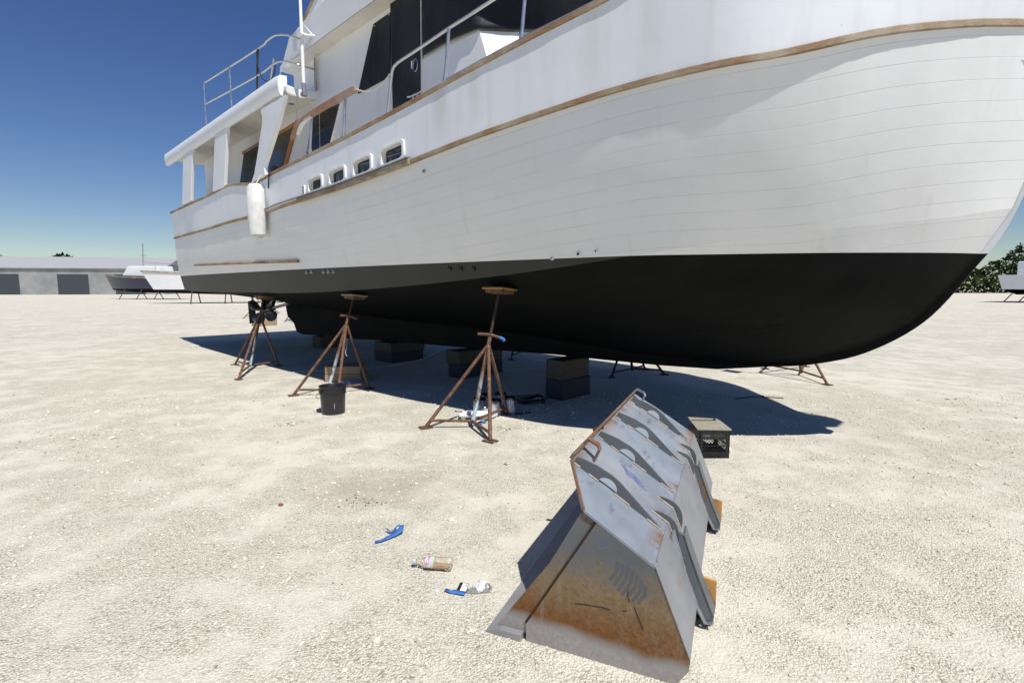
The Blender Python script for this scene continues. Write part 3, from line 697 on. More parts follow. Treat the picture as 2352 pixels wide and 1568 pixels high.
# teak handrail standing on the cap rail
hr = [pb(x, y, 2.36) for x, y in [(818, 205), (806, 210), (793, 217), (755, 239), (718, 261), (703, 270), (690, 279), (682, 290), (677, 303), (672, 320)]]
m = MB(); rows = []
for i, p in enumerate(hr):
    t = (hr[min(i + 1, len(hr) - 1)] - hr[max(i - 1, 0)]).normalized(); up = Vector((0, 1, 0)).cross(t).normalized(); up *= (.034 if i < 5 else .024)
    yv = Vector((0, .035, 0)); rows.append([p + up + yv, p + up - yv, p - up - yv, p - up + yv, p + up + yv])
m.grid(rows); m.f += [(0, 1, 2, 3), tuple(len(m.v) - 5 + k for k in range(4))]
m.build('handrail', M['teak_pink'], boat, bevel=.01)
m = MB(); br_ = [pb(x, y, 2.39) for x, y in [(716, 269), (705, 276), (695, 287), (689, 300), (684.5, 311), (680, 309), (683.5, 297), (688, 286), (699, 273), (711, 265)]]; m.prism(br_, (0, -.02, 0)); m.build('handrail_bracket', M['soffit'], boat)
def stanchion(a, b, name='stanchion', r=.017):
    m = MB(); a, b = Vector(a), Vector(b); m.tube([a, b], r, 12); so_ = m.build(name, M['steel'], boat, smooth=True)
    m = MB(); d = (b - a).normalized(); m.tube([a, a + d * .08], r * 1.45, 12); m.lathe([(0, .01), (.035, .008), (.038, 0)], 14, None, a); m.build('socket', M['steel'], so_, smooth=True)
for t_, u_ in (((793.5, 218), (789, 316)), ((716.5, 262), (711, 346))):
    q = psurf(*u_, lambda s, z: b_cap(s) - .02); T = pb(*t_, 2.36); stanchion((q.x, q.y, z_cap(q.x) + .026), T)
rail_b = lambda s, z: b_cap(s) - .035
def rp_(x, y): return psurf(x, y, rail_b)
fr_ = [rp_(x, y) for x, y in [(889.6, 261), (893, 232), (898, 185), (900.5, 165), (905, 153), (914, 144), (935, 130), (980, 100), (1031, 65), (1080, 34), (1130, 1)]]
last = fr_[-1]
for k in range(1, 14):
    s = last.x - k * .27
    if s > -4.5: fr_.append(Vector((s, max(.03, b_cap(s) - .035), z_cap(s) + .52 + .02 * k)))
fr_[0].z = z_cap(fr_[0].x) + .02
m = MB(); m.tube(fr_, .0165, 12); m.build('guard_rail', M['steel'], boat, smooth=True)
for u_, t_ in (((1021.5, 189), (1031, 66)), ((1197, 98), (1206, -10))):
    q = rp_(*u_); T = rp_(*t_); T.x = q.x + (T.x - q.x); stanchion((q.x, q.y, z_cap(q.x) + .026), T)
for s in (-2.1, -3.0, -3.9): stanchion((s, b_cap(s) - .035, z_cap(s) + .026), (s - .02, b_cap(s) - .035, z_cap(s) + .55 + .02 * (-s - .3) / .27))
q = rp_(1021.5, 189)
m = MB(); c0, c1 = fr_[3], hr[0]; m.tube([c0 + (c1 - c0) * (k / 10) + Vector((0, 0, -.11 * math.sin(math.pi * k / 10))) for k in range(11)], .008, 6); m.build('safety_line', M['cord'], boat)
# cleat on the rail
q = psurf(950, 229, lambda s, z: b_cap(s)); zc_ = z_cap(q.x) + .03
m = MB(); m.tube([(q.x + .14, q.y - .02, zc_ + .055), (q.x + .08, q.y - .02, zc_ + .045), (q.x - .08, q.y - .02, zc_ + .045), (q.x - .14, q.y - .02, zc_ + .055)], .011, 8); m.tube([(q.x + .04, q.y - .02, zc_ - .01), (q.x + .04, q.y - .02, zc_ + .045)], .012); m.tube([(q.x - .04, q.y - .02, zc_ - .01), (q.x - .04, q.y - .02, zc_ + .045)], .012)
m.build('cleat', M['steel'], boat, smooth=True)
# bow pulpit
m = MB(); m.prism([(-4.2, .30, z_cap(-4.3) + .03), (-5.5, .26, z_cap(-4.7) + .12), (-5.62, .15, z_cap(-4.7) + .13), (-5.62, -.15, z_cap(-4.7) + .13), (-5.5, -.26, z_cap(-4.7) + .12), (-4.2, -.30, z_cap(-4.3) + .03)], (0, 0, .07)); m.build('bow_pulpit', M['teak'], boat, bevel=.01)
m = MB(); zp = z_cap(-4.7) + .2; m.tube([(-4.4, .30, zp + .5), (-5.4, .28, zp + .55), (-5.62, .15, zp + .56), (-5.62, -.15, zp + .56), (-5.4, -.28, zp + .55), (-4.4, -.30, zp + .5)], .0165, 8)
m.tube([(-5.5, .24, zp - .02), (-5.5, .24, zp + .55)], .015, 8); m.tube([(-5.5, -.24, zp - .02), (-5.5, -.24, zp + .55)], .015, 8); m.build('pulpit_rail', M['steel'], boat, smooth=True)
# boat-deck rails, antenna
def railpix(pix, b, r, mat, name):
    P = [pb(x, y, b_) for (x, y), b_ in zip(pix, b)]; m = MB(); m.tube(smoothpath(P), r, 10); return m.build(name, mat, boat, smooth=True)
railpix([(470, 240), (588, 176), (630, 146), (651, 141.5), (672, 146), (692, 151), (723, 160)], [2.3, 2.3, 2.3, 2.28, 2.2, 2.1, 1.78], .016, M['steel'], 'deck_rail')
railpix([(470, 190), (591, 113), (612, 95), (626.7, 84), (640, 80.5), (662, 81.7), (690, 91)], [2.3, 2.3, 2.3, 2.3, 2.28, 2.2, 2.1], .016, M['steel'], 'deck_rail')
for px_, py_, top_y in ((471, 239.5, 190), (530, 207, 151)):
    q = pb(px_, py_, 2.3); m = MB(); m.tube([(q.x, 2.3, 4.66), (q.x, 2.3, pb(px_, top_y, 2.3).z + .01)], .015, 10); m.build('rail_post', M['steel'], boat, smooth=True)
q = pb(619, 208, 2.3); m = MB(); m.tube([(q.x, 2.3, 4.66), pb(628.5, 136, 2.3)], .015, 10); m.build('rail_post', M['steel'], boat, smooth=True)
q = pb(590, 225, 2.3); m = MB(); m.tube([(q.x, 2.3, 4.66), pb(592, 113, 2.3)], .015, 10); m.build('rail_post', M['rust_dark'], boat, smooth=True)
railpix([(589, 118), (592, 150), (601, 178), (613, 187.5), (622, 184), (630, 168), (632, 150)], [2.31] * 7, .009, M['rubber'], 'rope')
a0 = pb(698, 206, 2.12); a1 = pb(689.5, 0, 2.12); m = MB(); m.tube([a0, a1, a1 + (a1 - a0) * 1.4], .027, 12, True, .016); m.build('antenna', M['plastic_white'], boat, smooth=True)
m = MB(); m.tube([pb(698.5, 214, 2.12), pb(697.5, 192, 2.12)], .034, 12); m.box(pb(698, 217, 2.12), (.09, .07, .05)); m.build('antenna_mount', M['steel_dull'], boat, smooth=True)
m = MB(); c_ = pb(696, 81, 2.12); m.box(c_, (.10, .09, .035)); m.tube([c_, c_ + Vector((-.14, -.12, -.02))], .02, 8); m.build('antenna_clamp', M['plastic_white'], boat, bevel=.008)
# black strap hanging over the rail
P = [psurf(x, y, lambda s, z: b_cap(s) + .03) for x, y in [(618, 402), (617.5, 404), (616.5, 433)]]
m = MB(); m.tube([P[0] + Vector((-.02, -.1, .03)), P[0] + Vector((0, 0, .01)), P[1], P[2]], .012, 8); m.build('strap', M['rubber'], boat)
m = MB(); c_ = psurf(628, 394, lambda s, z: b_cap(s))
pts = [c_ + Vector((.13 * math.cos(k * .9) * (1 - k * .02), -.02 + .03 * math.sin(k * 1.7), .05 + .03 * math.sin(k * .7))) for k in range(26)]
m.tube(smoothpath(pts, 3), .011, 6); m.build('rope', M['rubber'], boat, label='black cord heaped on the cap rail')
# padded white fender cover hanging from the rail, further aft
P = pb(592, 418, 2.62); Q = pb(596, 545, 2.62)
m = MB(); prof = [(0, P.z + .02), (.09, P.z + .01), (.13, P.z - .06), (.14, P.z - .4), (.135, Q.z + .3), (.12, Q.z + .06), (.05, Q.z), (0, Q.z)]
m.lathe(prof, 24, None, (P.x + .28, 2.56, 0)); m.build('fender', M['cover_cloth'], boat, smooth=True)
m = MB(); m.tube([(P.x + .28, 2.56, P.z), (P.x + .28, 2.46, z_cap(P.x + .28) + .04)], .01); m.build('fender_line', M['cord'], boat)

# ================================================================== keel blocks
def block(b0, b1, s0, s1, z0, z1, mat, label, rot=0, group='timber blocks under the keel'):
    c_ = B2W(((s0 + s1) / 2, (b0 + b1) / 2, 0)); m = MB(); hx, hy = (s1 - s0) / 2, (b1 - b0) / 2
    m.box((0, 0, (z1 - z0) / 2), (2 * hx, 2 * hy, z1 - z0)); o = m.build('timber_block', mat, None, bevel=.012)
    o.location = (c_.x, c_.y, z0); o.rotation_euler = (0, 0, math.atan2(AX.y, AX.x) + R(rot)); tag(o, label, 'timber block', group); return o
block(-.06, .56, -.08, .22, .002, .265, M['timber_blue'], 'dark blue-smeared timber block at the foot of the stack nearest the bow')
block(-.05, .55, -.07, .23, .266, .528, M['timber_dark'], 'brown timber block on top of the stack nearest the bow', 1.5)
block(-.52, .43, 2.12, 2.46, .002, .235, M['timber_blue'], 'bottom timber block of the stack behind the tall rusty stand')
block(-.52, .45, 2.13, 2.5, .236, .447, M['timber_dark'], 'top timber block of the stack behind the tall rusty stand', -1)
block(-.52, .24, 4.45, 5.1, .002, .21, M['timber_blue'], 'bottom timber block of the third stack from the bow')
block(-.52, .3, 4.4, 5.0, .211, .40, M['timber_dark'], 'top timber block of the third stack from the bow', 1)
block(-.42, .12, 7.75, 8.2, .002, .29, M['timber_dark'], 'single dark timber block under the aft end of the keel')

# ================================================================== stands
def stand(pole0, pad, apexf, feet, label, mats=('rust', 'rust', 'rust'), tape=False, padmat='rust_orange', group='boat stands', r=.0195, detail=True, handle_dir=None):
    root = empty('boat_stand', (pole0[0], pole0[1], 0), label=label, cat='boat stand', group=group); O = Vector((pole0[0], pole0[1], 0))
    p0 = Vector((0, 0, .045)); P = Vector(pad) - O; d = (P - p0); ap = p0 + d * apexf; dn = d.normalized()
    m = MB(); m.tube([p0, ap], r * 1.15, 12); m.build('pole', M[mats[0]], root, smooth=True)
    m = MB(); m.tube([ap, P], r * .8, 12); m.build('screw', M['rust_dark'], root, smooth=True)
    low = p0 + d * (apexf * .93)
    for f in feet:
        F = Vector((f[0], f[1], 0)) - O; m = MB(); top = low - dn * .02 + (F - low).normalized() * .02
        m.tube([F + Vector((0, 0, .012)), top], r, 12); lg = m.build('leg', M[mats[1]], root, smooth=True)
        m = MB(); an = math.atan2(F.y, F.x) + .5; m.box((F.x, F.y, .009), (.13, .10, .014), Matrix.Rotation(an, 3, 'Z')); m.build('foot_plate', M['rust_dark'] if mats[1] == 'rust_dark' else M['rust'], lg)
        m = MB(); q = F * .9 + Vector((0, 0, .085)); m.tube([Vector((0, 0, .075)), q], r * .8, 10); m.build('brace', M[mats[2]], root, smooth=True)
    hd = Vector(handle_dir or (1, 0, 0)); hd = (hd - dn * hd.dot(dn)).normalized()
    hp = ap + dn * .02; arc = [hp + hd * t + Vector((0, 0, -.9 * t * t)) for t in (-.14, -.10, -.05, 0, .05, .10, .14)]
    m = MB(); m.tube(arc, .016, 10); m.build('handle', M['rust'], root, smooth=True)
    if tape: m = MB(); m.tube([a + Vector((0, 0, .001)) for a in arc[5:]] + [arc[-1] + hd * .015 + Vector((0, 0, -.02))], .0185, 8); m.build('tape', M['tape'], root)
    # tilting plywood pad
    nrm = Vector((d.x, d.y, 0)).normalized(); tx = Vector((0, 0, 1)).cross(nrm); tilt = Matrix((tx, (nrm - Vector((0, 0, .10))).normalized(), (Vector((0, 0, 1)) + nrm * .10).normalized())).transposed()
    m = MB(); m.box(P, (.32, .24, .022), tilt); pd = m.build('pad', M[padmat], root, bevel=.004)
    m = MB(); m.prism([tilt @ Vector((a, b, -.014)) + P for a, b in ((-.13, -.09), (.13, -.09), (.13, .09), (-.13, .09))], -(tilt @ Vector((0, 0, 1))) * .035 ); m.build('pad_frame', M['rust'], pd)
    return root
def padpt(x, y, c):
    # pad lies on the ray through the pad, leaning towards the hull from the centre c
    d = ray(x, y); t = 3.0; best = None
    for k in range(3000):
        t = 3 + k * .004; P = Vector((0, 0, EYE)) + d * t; q = (P - Vector(c)).dot(-NX); lat = abs((P - Vector(c) - (-NX) * q).dot(AX))
        sc = abs((P - Vector(c) - (-NX) * q).xy.length)
        if best is None or sc < best[0]: best = (sc, P)
    return best[1]
c2 = gz(1085, 982); P2_ = padpt(1148, 664, c2)
stand(c2, P2_, .64, [gz(977.6, 983), gz(1126, 1014), gz(1165, 951)], 'rusty tripod stand with blue tape on its handle, paint cans behind its legs', ('rust_blue', 'rust', 'rust'), tape=True, handle_dir=(1, 0, 0))
c1 = gz(752, 907); P1_ = padpt(814, 679, c1)
stand(c1, P1_, .77, [gz(674, 909), gz(848, 893), gz(772, 938)], 'rusty tripod stand behind the black bucket, string hanging from its leg', ('rust_blue', 'rust', 'rust'), padmat='timber', handle_dir=(1, -.3, 0))
c3 = gz(575, 848); P3s = padpt(606, 682, c3)
stand(c3, P3s, .80, [gz(640, 840), gz(540, 838), gz(548, 872)], 'rusty stand at the far left with one leg reaching into the boat shadow', ('rust_blue', 'rust', 'rust'), handle_dir=(1, -.3, 0))
# far side stands
def farstand(cx, cy, feet, label, mats, dirn, lean=.5, h=1.6, mat2='rust_dark'):
    c_ = gz(cx, cy); P = c_ + Vector(dirn).normalized() * lean + Vector((0, 0, h)); return stand(c_, P, .65, [gz(*f) for f in feet], label, mats, padmat='timber')
dk = ('rust_dark', 'rust_dark', 'rust_dark')
farstand(1452, 856, [(1405, 867), (1482, 849), (1526, 861)], 'dark stand on the far side of the bow, seen under the keel', dk, NX, .28, 1.35)
farstand(1203, 813, [(1174, 826), (1212, 806), (1262, 812)], 'dark stand on the far side amidships, seen beside the brown block', dk, NX, .25, 1.2)
farstand(700, 744, [(664, 736), (655, 738), (730, 738)], 'chipped navy blue stand far behind the stern', ('rust_navy',) * 3, (-1, .3, 0), .3, 1.5)
farstand(596, 728, [(640, 719), (628, 741), (560, 730)], 'thin brown stand far behind the propeller', ('rust', 'rust', 'rust'), (1, .2, 0), .3, 1.5)
stand(gz(1840, 862), gz(1840, 862) + Vector((-.5, -.35, 1.5)), .65, [gz(1757, 847), gz(1850, 842), gz(1900, 884)], 'rusty stand on the far side of the stem, at the right', ('rust',) * 3)

# ================================================================== loader bucket
LA, LB = gz(1208, 1466), gz(1555, 1568); le = (LB - LA).normalized(); LO = LA.copy()
ldr = empty('loader_bucket', LO, math.atan2(le.y, le.x), label='large grey steel loader bucket with rusty end plate lying face down on gravel', cat='loader bucket')
SL = -.621; ZT = lambda r: .625 + SL * (r - .253)            # top plate height
nT = Vector((-SL, 0, 1)).normalized()                        # its normal
LEN = 1.9
# end plates
endp = [(.004, .0), (.004, .075), (.306, .590), (.53, .453), (.665, .117), (.662, .07), (.617, 0)]
ep = MB(); ep.prism([(r, 0, z) for r, z in endp], (0, -.011, 0)); ep.build('end_plate', M['plate_end'], ldr, bevel=.002)
ep = MB(); ep.prism([(r, LEN - .03, z) for r, z in endp], (0, .014, 0)); ep.build('end_plate', M['plate_end'], ldr, bevel=.002)
# side cutter strip overlapping the end plate
for yy in (.0005, LEN - .014):
    m = MB(); m.prism([(-.150, yy, .008), (.05, yy, .03), (.06, yy, .075), (.35, yy, .55), (.262, yy, .612), (.235, yy, .610), (.10, yy, .36)], (0, .015, 0)); m.build('side_cutter', M['plate_end'], ldr, bevel=.003)
# weld seam between them
m = MB(); m.tube([(.0, -.003, .078), (.302, -.003, .592)], .0045, 6); m.build('weld', M['rust_dark'], ldr)
# cutting edge on the ground
m = MB(); m.prism([(-.175, -.03, .0), (-.175, -.03, .012), (-.11, -.03, .03), (-.012, -.03, .032), (-.012, -.03, .0)], (0, LEN + .06, 0)); m.build('cutting_edge', M['grey_edge'], ldr, bevel=.002)
# hidden curved inner (opening side) shell: from top edge back down to the cutting edge is open; floor plate under
def plate_rl(poly, zf, th, mat, name, bevel=.0015):
    m = MB(); m.prism([(r, l, zf(r)) for r, l in poly], tuple(-nT * th)); return m.build(name, mat, ldr, bevel=bevel)
topoly = [(.107, .285), (.240, .0), (.255, -.0112), (.532, -.0112), (.532, LEN), (.25, LEN), (.150, 1.872), (.107, 1.875)]
plate_rl(topoly, ZT, .012, M['plate_top'], 'top_plate')
# steep back plate
Z2 = lambda r: .453 - 2.489 * (r - .53)
n2 = Vector((2.489, 0, 1)).normalized()
m = MB(); m.prism([(.5305, -.011, .4535), (.5305, LEN, .4535), (.6655, LEN, .117), (.6655, -.011, .117)], tuple(-n2 * .012)); m.build('back_plate', M['plate_back'], ldr, bevel=.0015)
m = MB(); m.prism([(.6655, -.01, .117), (.6655, LEN, .117), (.662, LEN, .07), (.662, -.01, .07)], (-.012, 0, 0)); m.prism([(.662, -.01, .07), (.662, LEN, .07), (.617, LEN, .0), (.617, -.01, .0)], (-.012, 0, .004)); m.build('lower_lip', M['plate_back'], ldr)
# standing flat bar along the upper edge
e1 = Vector((.107, 0, ZT(.107))); dn_ = Vector((-1, 0, -SL)).normalized()
m = MB(); a = e1 + nT * .001; m.prism([a + Vector((0, .285, 0)), a + Vector((0, 1.885, 0)), a + Vector((0, 1.885, 0)) + nT * .03, a + Vector((0, .285, 0)) + nT * .03], tuple(dn_ * .014)); m.build('edge_bar', M['edge_rust'], ldr, bevel=.002)
m = MB(); m.tube([(.107, .285, ZT(.107) - .004), (.247, -.009, ZT(.247) - .004)], .008, 6); m.build('edge_weld', M['edge_rust'], ldr)
# ribs: long pointed gussets with a half-round cut
def rib(l, mat, flip=False):
    prof = []
    base0, base1 = .118, .516
    def P(r, h): q = Vector((r, 0, ZT(r))) + nT * h; return (q.x, l, q.z)
    prof += [P(base0, .0), P(base0 + .0, .035), P(.20, .058), P(.262, .064), P(.300, .060), P(base1, .003), P(base1, 0)]
    hc, hr_ = .272, .042
    for k in range(0, 13):
        a = math.pi * k / 12; prof.append(P(hc + hr_ * math.cos(a), .0 + .044 * math.sin(a)))
    m = MB(); m.prism(prof, (0, .010, 0)); o = m.build('rib', mat, ldr)
    for r0, r1 in ((.122, .150), (.19, .235), (.305, .375), (.45, .512)):
        m = MB(); a, b = P(r0, .003), P(r1, .003); m.tube([(a[0], l - .004, a[2]), (b[0], l - .004, b[2])], .0055, 6); m.build('weld', M['weld'], o, smooth=True)
    return o
rib(.272, M['rib_rust']); rib(.715, M['rib']); rib(1.165, M['rib']); rib(1.63, M['rib'])
def lens(l, r0, z0, r1, z1):
    a, b = Vector((r0, 0, z0)), Vector((r1, 0, z1)); m = MB(); pr = []
    d = (b - a); nn = Vector((-d.z, 0, d.x)).normalized()
    for k in range(13):
        t = k / 12; q = a + d * t + nn * (.058 * math.sin(math.pi * t) ** .8); pr.append((q.x, l, q.z))
    pr += [(.575, l, Z2(.575)), (.53, l, .45), (.47, l, ZT(.47))]
    m.prism(pr, (0, .010, 0)); o = m.build('short_rib', M['rib'], ldr)
    m = MB(); m.tube([(r0, l - .004, z0 + .002), (.53, l - .004, .456), (.574, l - .004, Z2(.574) + .004)], .006, 6); m.build('weld', M['weld'], o)
for l in (.375, .545, 1.29, 1.46): lens(l, .455, ZT(.455), .570, Z2(.570))
# lifting loops
def loop(l, mat):
    p0 = Vector((.107, l, ZT(.107))); pts = [p0 + nT * .02 + Vector((-.01, .02, 0)), p0 + nT * .062 + Vector((.0, .02, 0)), p0 + Vector((.045, 0, .045 * SL)) + nT * .075, p0 + Vector((.060, -.008, .06 * SL)) + nT * .066, p0 + Vector((.068, -.01, .068 * SL)) + nT * .0]
    m = MB(); rows = []
    for i, p in enumerate(pts):
        t = (pts[min(i + 1, 4)] - pts[max(i - 1, 0)]).normalized(); nn = t.cross(Vector((0, 1, 0))).normalized() * .006; y_ = Vector((0, .017, 0))
        rows.append([p + nn + y_, p + nn - y_, p - nn - y_, p - nn + y_, p + nn + y_])
    m.grid(rows); m.build('lifting_loop', mat, ldr, bevel=.002)
loop(.44, M['edge_rust']); loop(1.76, M['steel_dull'])
m = MB(); m.tube([(.06, .86, .70), (.115, .86, .715)], .014, 10); m.build('pin', M['rust_dark'], ldr, smooth=True)
m = MB(); m.tube([(.529, .02, .4545), (.529, LEN - .02, .4545)], .0045, 6); m.build('bend_line', M['plate_back'], ldr, smooth=True)
for (a_, b_) in ((1.02, 1.28), (.58, .70)): scrib_later = (a_, b_)
# machine brackets
def bracket(l, rust):
    dk_ = [(.552, .428), (.600, .412), (.615, .366), (.668, .220), (.735, .06), (.728, .030), (.668, .060), (.640, .14)]
    m = MB(); m.prism([(r, l, z) for r, z in dk_], (0, .014, 0)); b1 = m.build('bracket_plate', M['rib_rust'] if rust else M['rib'], ldr, bevel=.002)
    m = MB(); m.prism([(.600, l + .0, .412), (.615, l, .366), (.668, l, .220), (.735, l, .06), (.735, l + .10, .06), (.668, l + .10, .220), (.615, l + .10, .366), (.600, l + .10, .412)], (-.008, 0, -.003)); m.build('bracket_flange', M['rib'], ldr)
    m = MB(); m.prism([(.548, l - .055, .42), (.552, l - .004, .43), (.607, l - .01, .255), (.598, l - .03, .235), (.555, l - .06, .30)], (.006, .004, .004)); m.build('gusset', M['plate_top'], ldr)
    m = MB(); m.tube([(.552, l - .008, .425), (.606, l - .008, .24), (.664, l - .008, .10), (.70, l - .008, .035), (.73, l - .008, .04)], .009, 8); m.build('weld', M['steel_dull'], b1, smooth=True)
    m = MB(); m.prism([(.66, l + .02, .02), (.733, l + .02, .02), (.733, l + .12, .02), (.66, l + .12, .02)], (0, 0, .010)); m.build('bottom_plate', M['rust_dark'], ldr)
    # hook: ring-like plate with a square hole
    hl = l + .115; o_ = [(.655, .155), (.735, .145), (.735, .0), (.70, -.0), (.66, .025)]; h_ = [(.680, .125), (.703, .118), (.705, .055), (.682, .06)]
    m = MB(); oo = [(r, hl, max(.0, z)) for r, z in o_]
    quads = [((.655, .175), (.738, .165), (.738, .128), (.655, .135)), ((.704, .129), (.738, .128), (.738, .045), (.704, .05)), ((.655, .05), (.738, .045), (.733, .004), (.672, .004)), ((.655, .136), (.678, .133), (.678, .05), (.655, .05))]
    for qd in quads: m.prism([(r, hl, z) for r, z in qd], (0, .016, 0))
    m.build('hook', M['hook'], ldr)
bracket(.375, False); bracket(1.33, True)
# marks on the steel
def onTop(r, l, h=.0012): q = Vector((r, 0, ZT(r))) + nT * h; return Vector((q.x, l, q.z))
def scrib(pts, w_, mat, name, fn):
    m = MB()
    for a, b in zip(pts[:-1], pts[1:]):
        a, b = Vector((a[0], a[1])), Vector((b[0], b[1])); d = (b - a).normalized() * w_ / 2; n_ = Vector((-d.y, d.x)); q = [a - d - n_, b + d - n_, b + d + n_, a - d + n_]
        m.add([fn(*p) for p in q], [(0, 1, 2, 3)])
    return m.build(name, mat, ldr)
for k in range(4):
    l0 = .60 - k * .018; scrib([(.27 + k * .012 + .017 * j, l0 - .004 * j + .008 * math.sin(j * 2.1 + k)) for j in range(7)], .0035, M['ink_blue'], 'pen_scribble', onTop)
onEnd = lambda r, z: Vector((r, -.0122, z))
# boot print
m = MB()
for k in range(7):
    c_ = Vector((.375 + k * .018, .405 - k * .012)); w_ = .010; h_ = .04 + .022 * math.sin(math.pi * (k + .6) / 7.2)
    d = Vector((.35, 1)).normalized(); n_ = Vector((1, -.35)).normalized() * w_ * .6
    q = [c_ - d * h_ - n_, c_ - d * h_ + n_, c_ + Vector((.012, 0)) + n_, c_ + d * h_ * .8 + n_, c_ + d * h_ * .8 - n_, c_ + Vector((.012, 0)) - n_]
    m.add([onEnd(*p) for p in q], [tuple(range(6))])
m.build('boot_print', M['scuff'], ldr)
for pts, mt in (([(.22, .225), (.27, .232), (.33, .237), (.36, .236)], 'black_mark'), ([(.455, .27), (.47, .235), (.478, .215), (.49, .19)], 'black_mark'), ([(.41, .245), (.425, .247)], 'black_mark'), ([(.43, .33), (.428, .31), (.436, .29)], 'black_mark')): scrib(pts, .004, M[mt], 'scratch', onEnd)
m = MB(); m.add([onEnd(.325 + .007 * math.cos(a), .50 + .006 * math.sin(a)) for a in [k * .7 for k in range(9)]], [tuple(range(9))]); m.build('paint_dab', M['tape'], ldr)
def text(body, size, mat, parent, Mx, name='lettering', ext=.0006):
    cu = bpy.data.curves.new(name, 'FONT'); cu.body = body; cu.size = size; cu.extrude = ext; cu.align_x = 'CENTER'; cu.align_y = 'CENTER'
    to = bpy.data.objects.new(name, cu); col.objects.link(to); bpy.context.view_layer.update()
    me = bpy.data.meshes.new_from_object(to.evaluated_get(bpy.context.evaluated_depsgraph_get())); bpy.data.objects.remove(to)
    me.transform(Mx); me.materials.clear(); me.materials.append(mat); o = bpy.data.objects.new(name, me); col.objects.link(o); o.parent = parent; return o
def basis(o, x, y, z): return Matrix(((x[0], y[0], z[0], o[0]), (x[1], y[1], z[1], o[1]), (x[2], y[2], z[2], o[2]), (0, 0, 0, 1)))
ax_ = Vector((.0, 0, 0))
dx_ = Vector((.306 - .253, 0, -.04)).normalized(); text('1  3  5', .026, M['rust_flat'], ldr, basis((.255, -.0008, .580), dx_, Vector((-dx_.z, 0, dx_.x)), Vector((0, -1, 0))), 'stamped_number')

# ================================================================== small things
def obj_at(name, p, rz=0, **k): return empty(name, p, rz, **k)
# black bucket
bc = gz(766, 947.5); root = empty('bucket', (bc.x, bc.y, 0), 0, label='black plastic bucket standing in front of the rusty stand', cat='bucket')
m = MB(); m.lathe([(0, .002), (.128, .002), (.134, .008), (.143, .20), (.145, .24), (.153, .242), (.153, .248), (.146, .25), (.147, .268), (.156, .27), (.156, .276), (.148, .278), (.149, .298), (.157, .30), (.157, .305), (.150, .307), (.151, .322), (.158, .324), (.158, .333), (.148, .335), (.144, .33), (.138, .2), (.128, .02), (0, .018)], 40); m.build('pail', M['black_plastic'], root, smooth=True)
m = MB(); m.lathe([(0, .07), (.129, .07)], 30); m.build('contents', M['black_paint'], root)
m = MB(); ha = R(232)
pts = []
for k in range(15):
    t = math.pi * k / 14; u_ = math.cos(t); vv = math.sin(t); pts.append(Vector((math.cos(ha) * .162 * u_ , math.sin(ha) * .162 * u_, .285)) + Vector((-math.sin(ha), math.cos(ha), 0)) * (-.09 * vv - .0) + Vector((0, 0, -.12 * vv)) + Vector((-.09 * vv, 0, 0)))
m.tube(pts, .0035, 6); m.build('handle', M['black_plastic'], root)
m = MB(); m.box((math.cos(ha) * .157, math.sin(ha) * .157, .285), (.035, .035, .04), Matrix.Rotation(ha, 3, 'Z')); m.build('handle_lug', M['black_plastic'], root, bevel=.004)
m = MB(); m.box((.062, -.134, .11), (.0025, .003, .06)); m.build('drip', M['frame_white'], root)
# paint cans
def can(x, y, wpx, hpx, label, kind):
    b = gz(x, y); rr = wpx / FPX * b.y / 2 * 1.0; h = hpx / FPX * b.y * 1.02; c_ = Vector((b.x, b.y + rr - .05, 0))
    root = empty('paint_can', c_, R(kind * 40), label=label, cat='paint can', group='paint cans under the stand')
    m = MB(); m.lathe([(0, .001), (rr * .98, .001), (rr, .004), (rr, .008), (rr * .975, .010), (rr * .975, h - .012), (rr, h - .010), (rr, h)], 32)
    m.build('body', CAN['body'] if kind != 2 else CAN['small'], root, smooth=True)
    m = MB(); m.lathe([(rr, h), (rr * .97, h + .001), (rr * .88, h - .004), (rr * .84, h - .010), (0, h - .012)], 32); m.build('lid', M['steel_dull'] if kind == 2 else M['black_paint'], root, smooth=True)
    if kind != 2:
        m = MB(); m.lathe([(rr * 1.012, h), (rr * 1.012, h - .018)], 32)
        for k in range(26):
            a = k * .2417 + random.random() * .1; L_ = h * (.08 + .42 * random.random() ** 2); w_ = .004 + .005 * random.random()
            t = Vector((-math.sin(a), math.cos(a), 0)) * w_; p = Vector((math.cos(a), math.sin(a), 0)) * rr * 1.012
            m.add([p - t + Vector((0, 0, h - .014)), p + t + Vector((0, 0, h - .014)), p + t * .4 + Vector((0, 0, h - .014 - L_)), p - t * .4 + Vector((0, 0, h - .014 - L_))], [(0, 1, 2, 3)])
        m.build('drips', M['black_paint'], root)
        m = MB(); pts = [Vector((rr * 1.03 * math.cos(a), rr * 1.03 * math.sin(a), h * .78 - .5 * h * math.sin((a + 2.7) / 1.9 * math.pi) if False else h * (.75 - .45 * math.sin(math.pi * (k / 12))))) for k, a in enumerate([-2.9 + k * .2 for k in range(13)])]
        m.tube(pts, .0022, 5); m.build('handle', M['steel_dull'], root)
CAN = {}
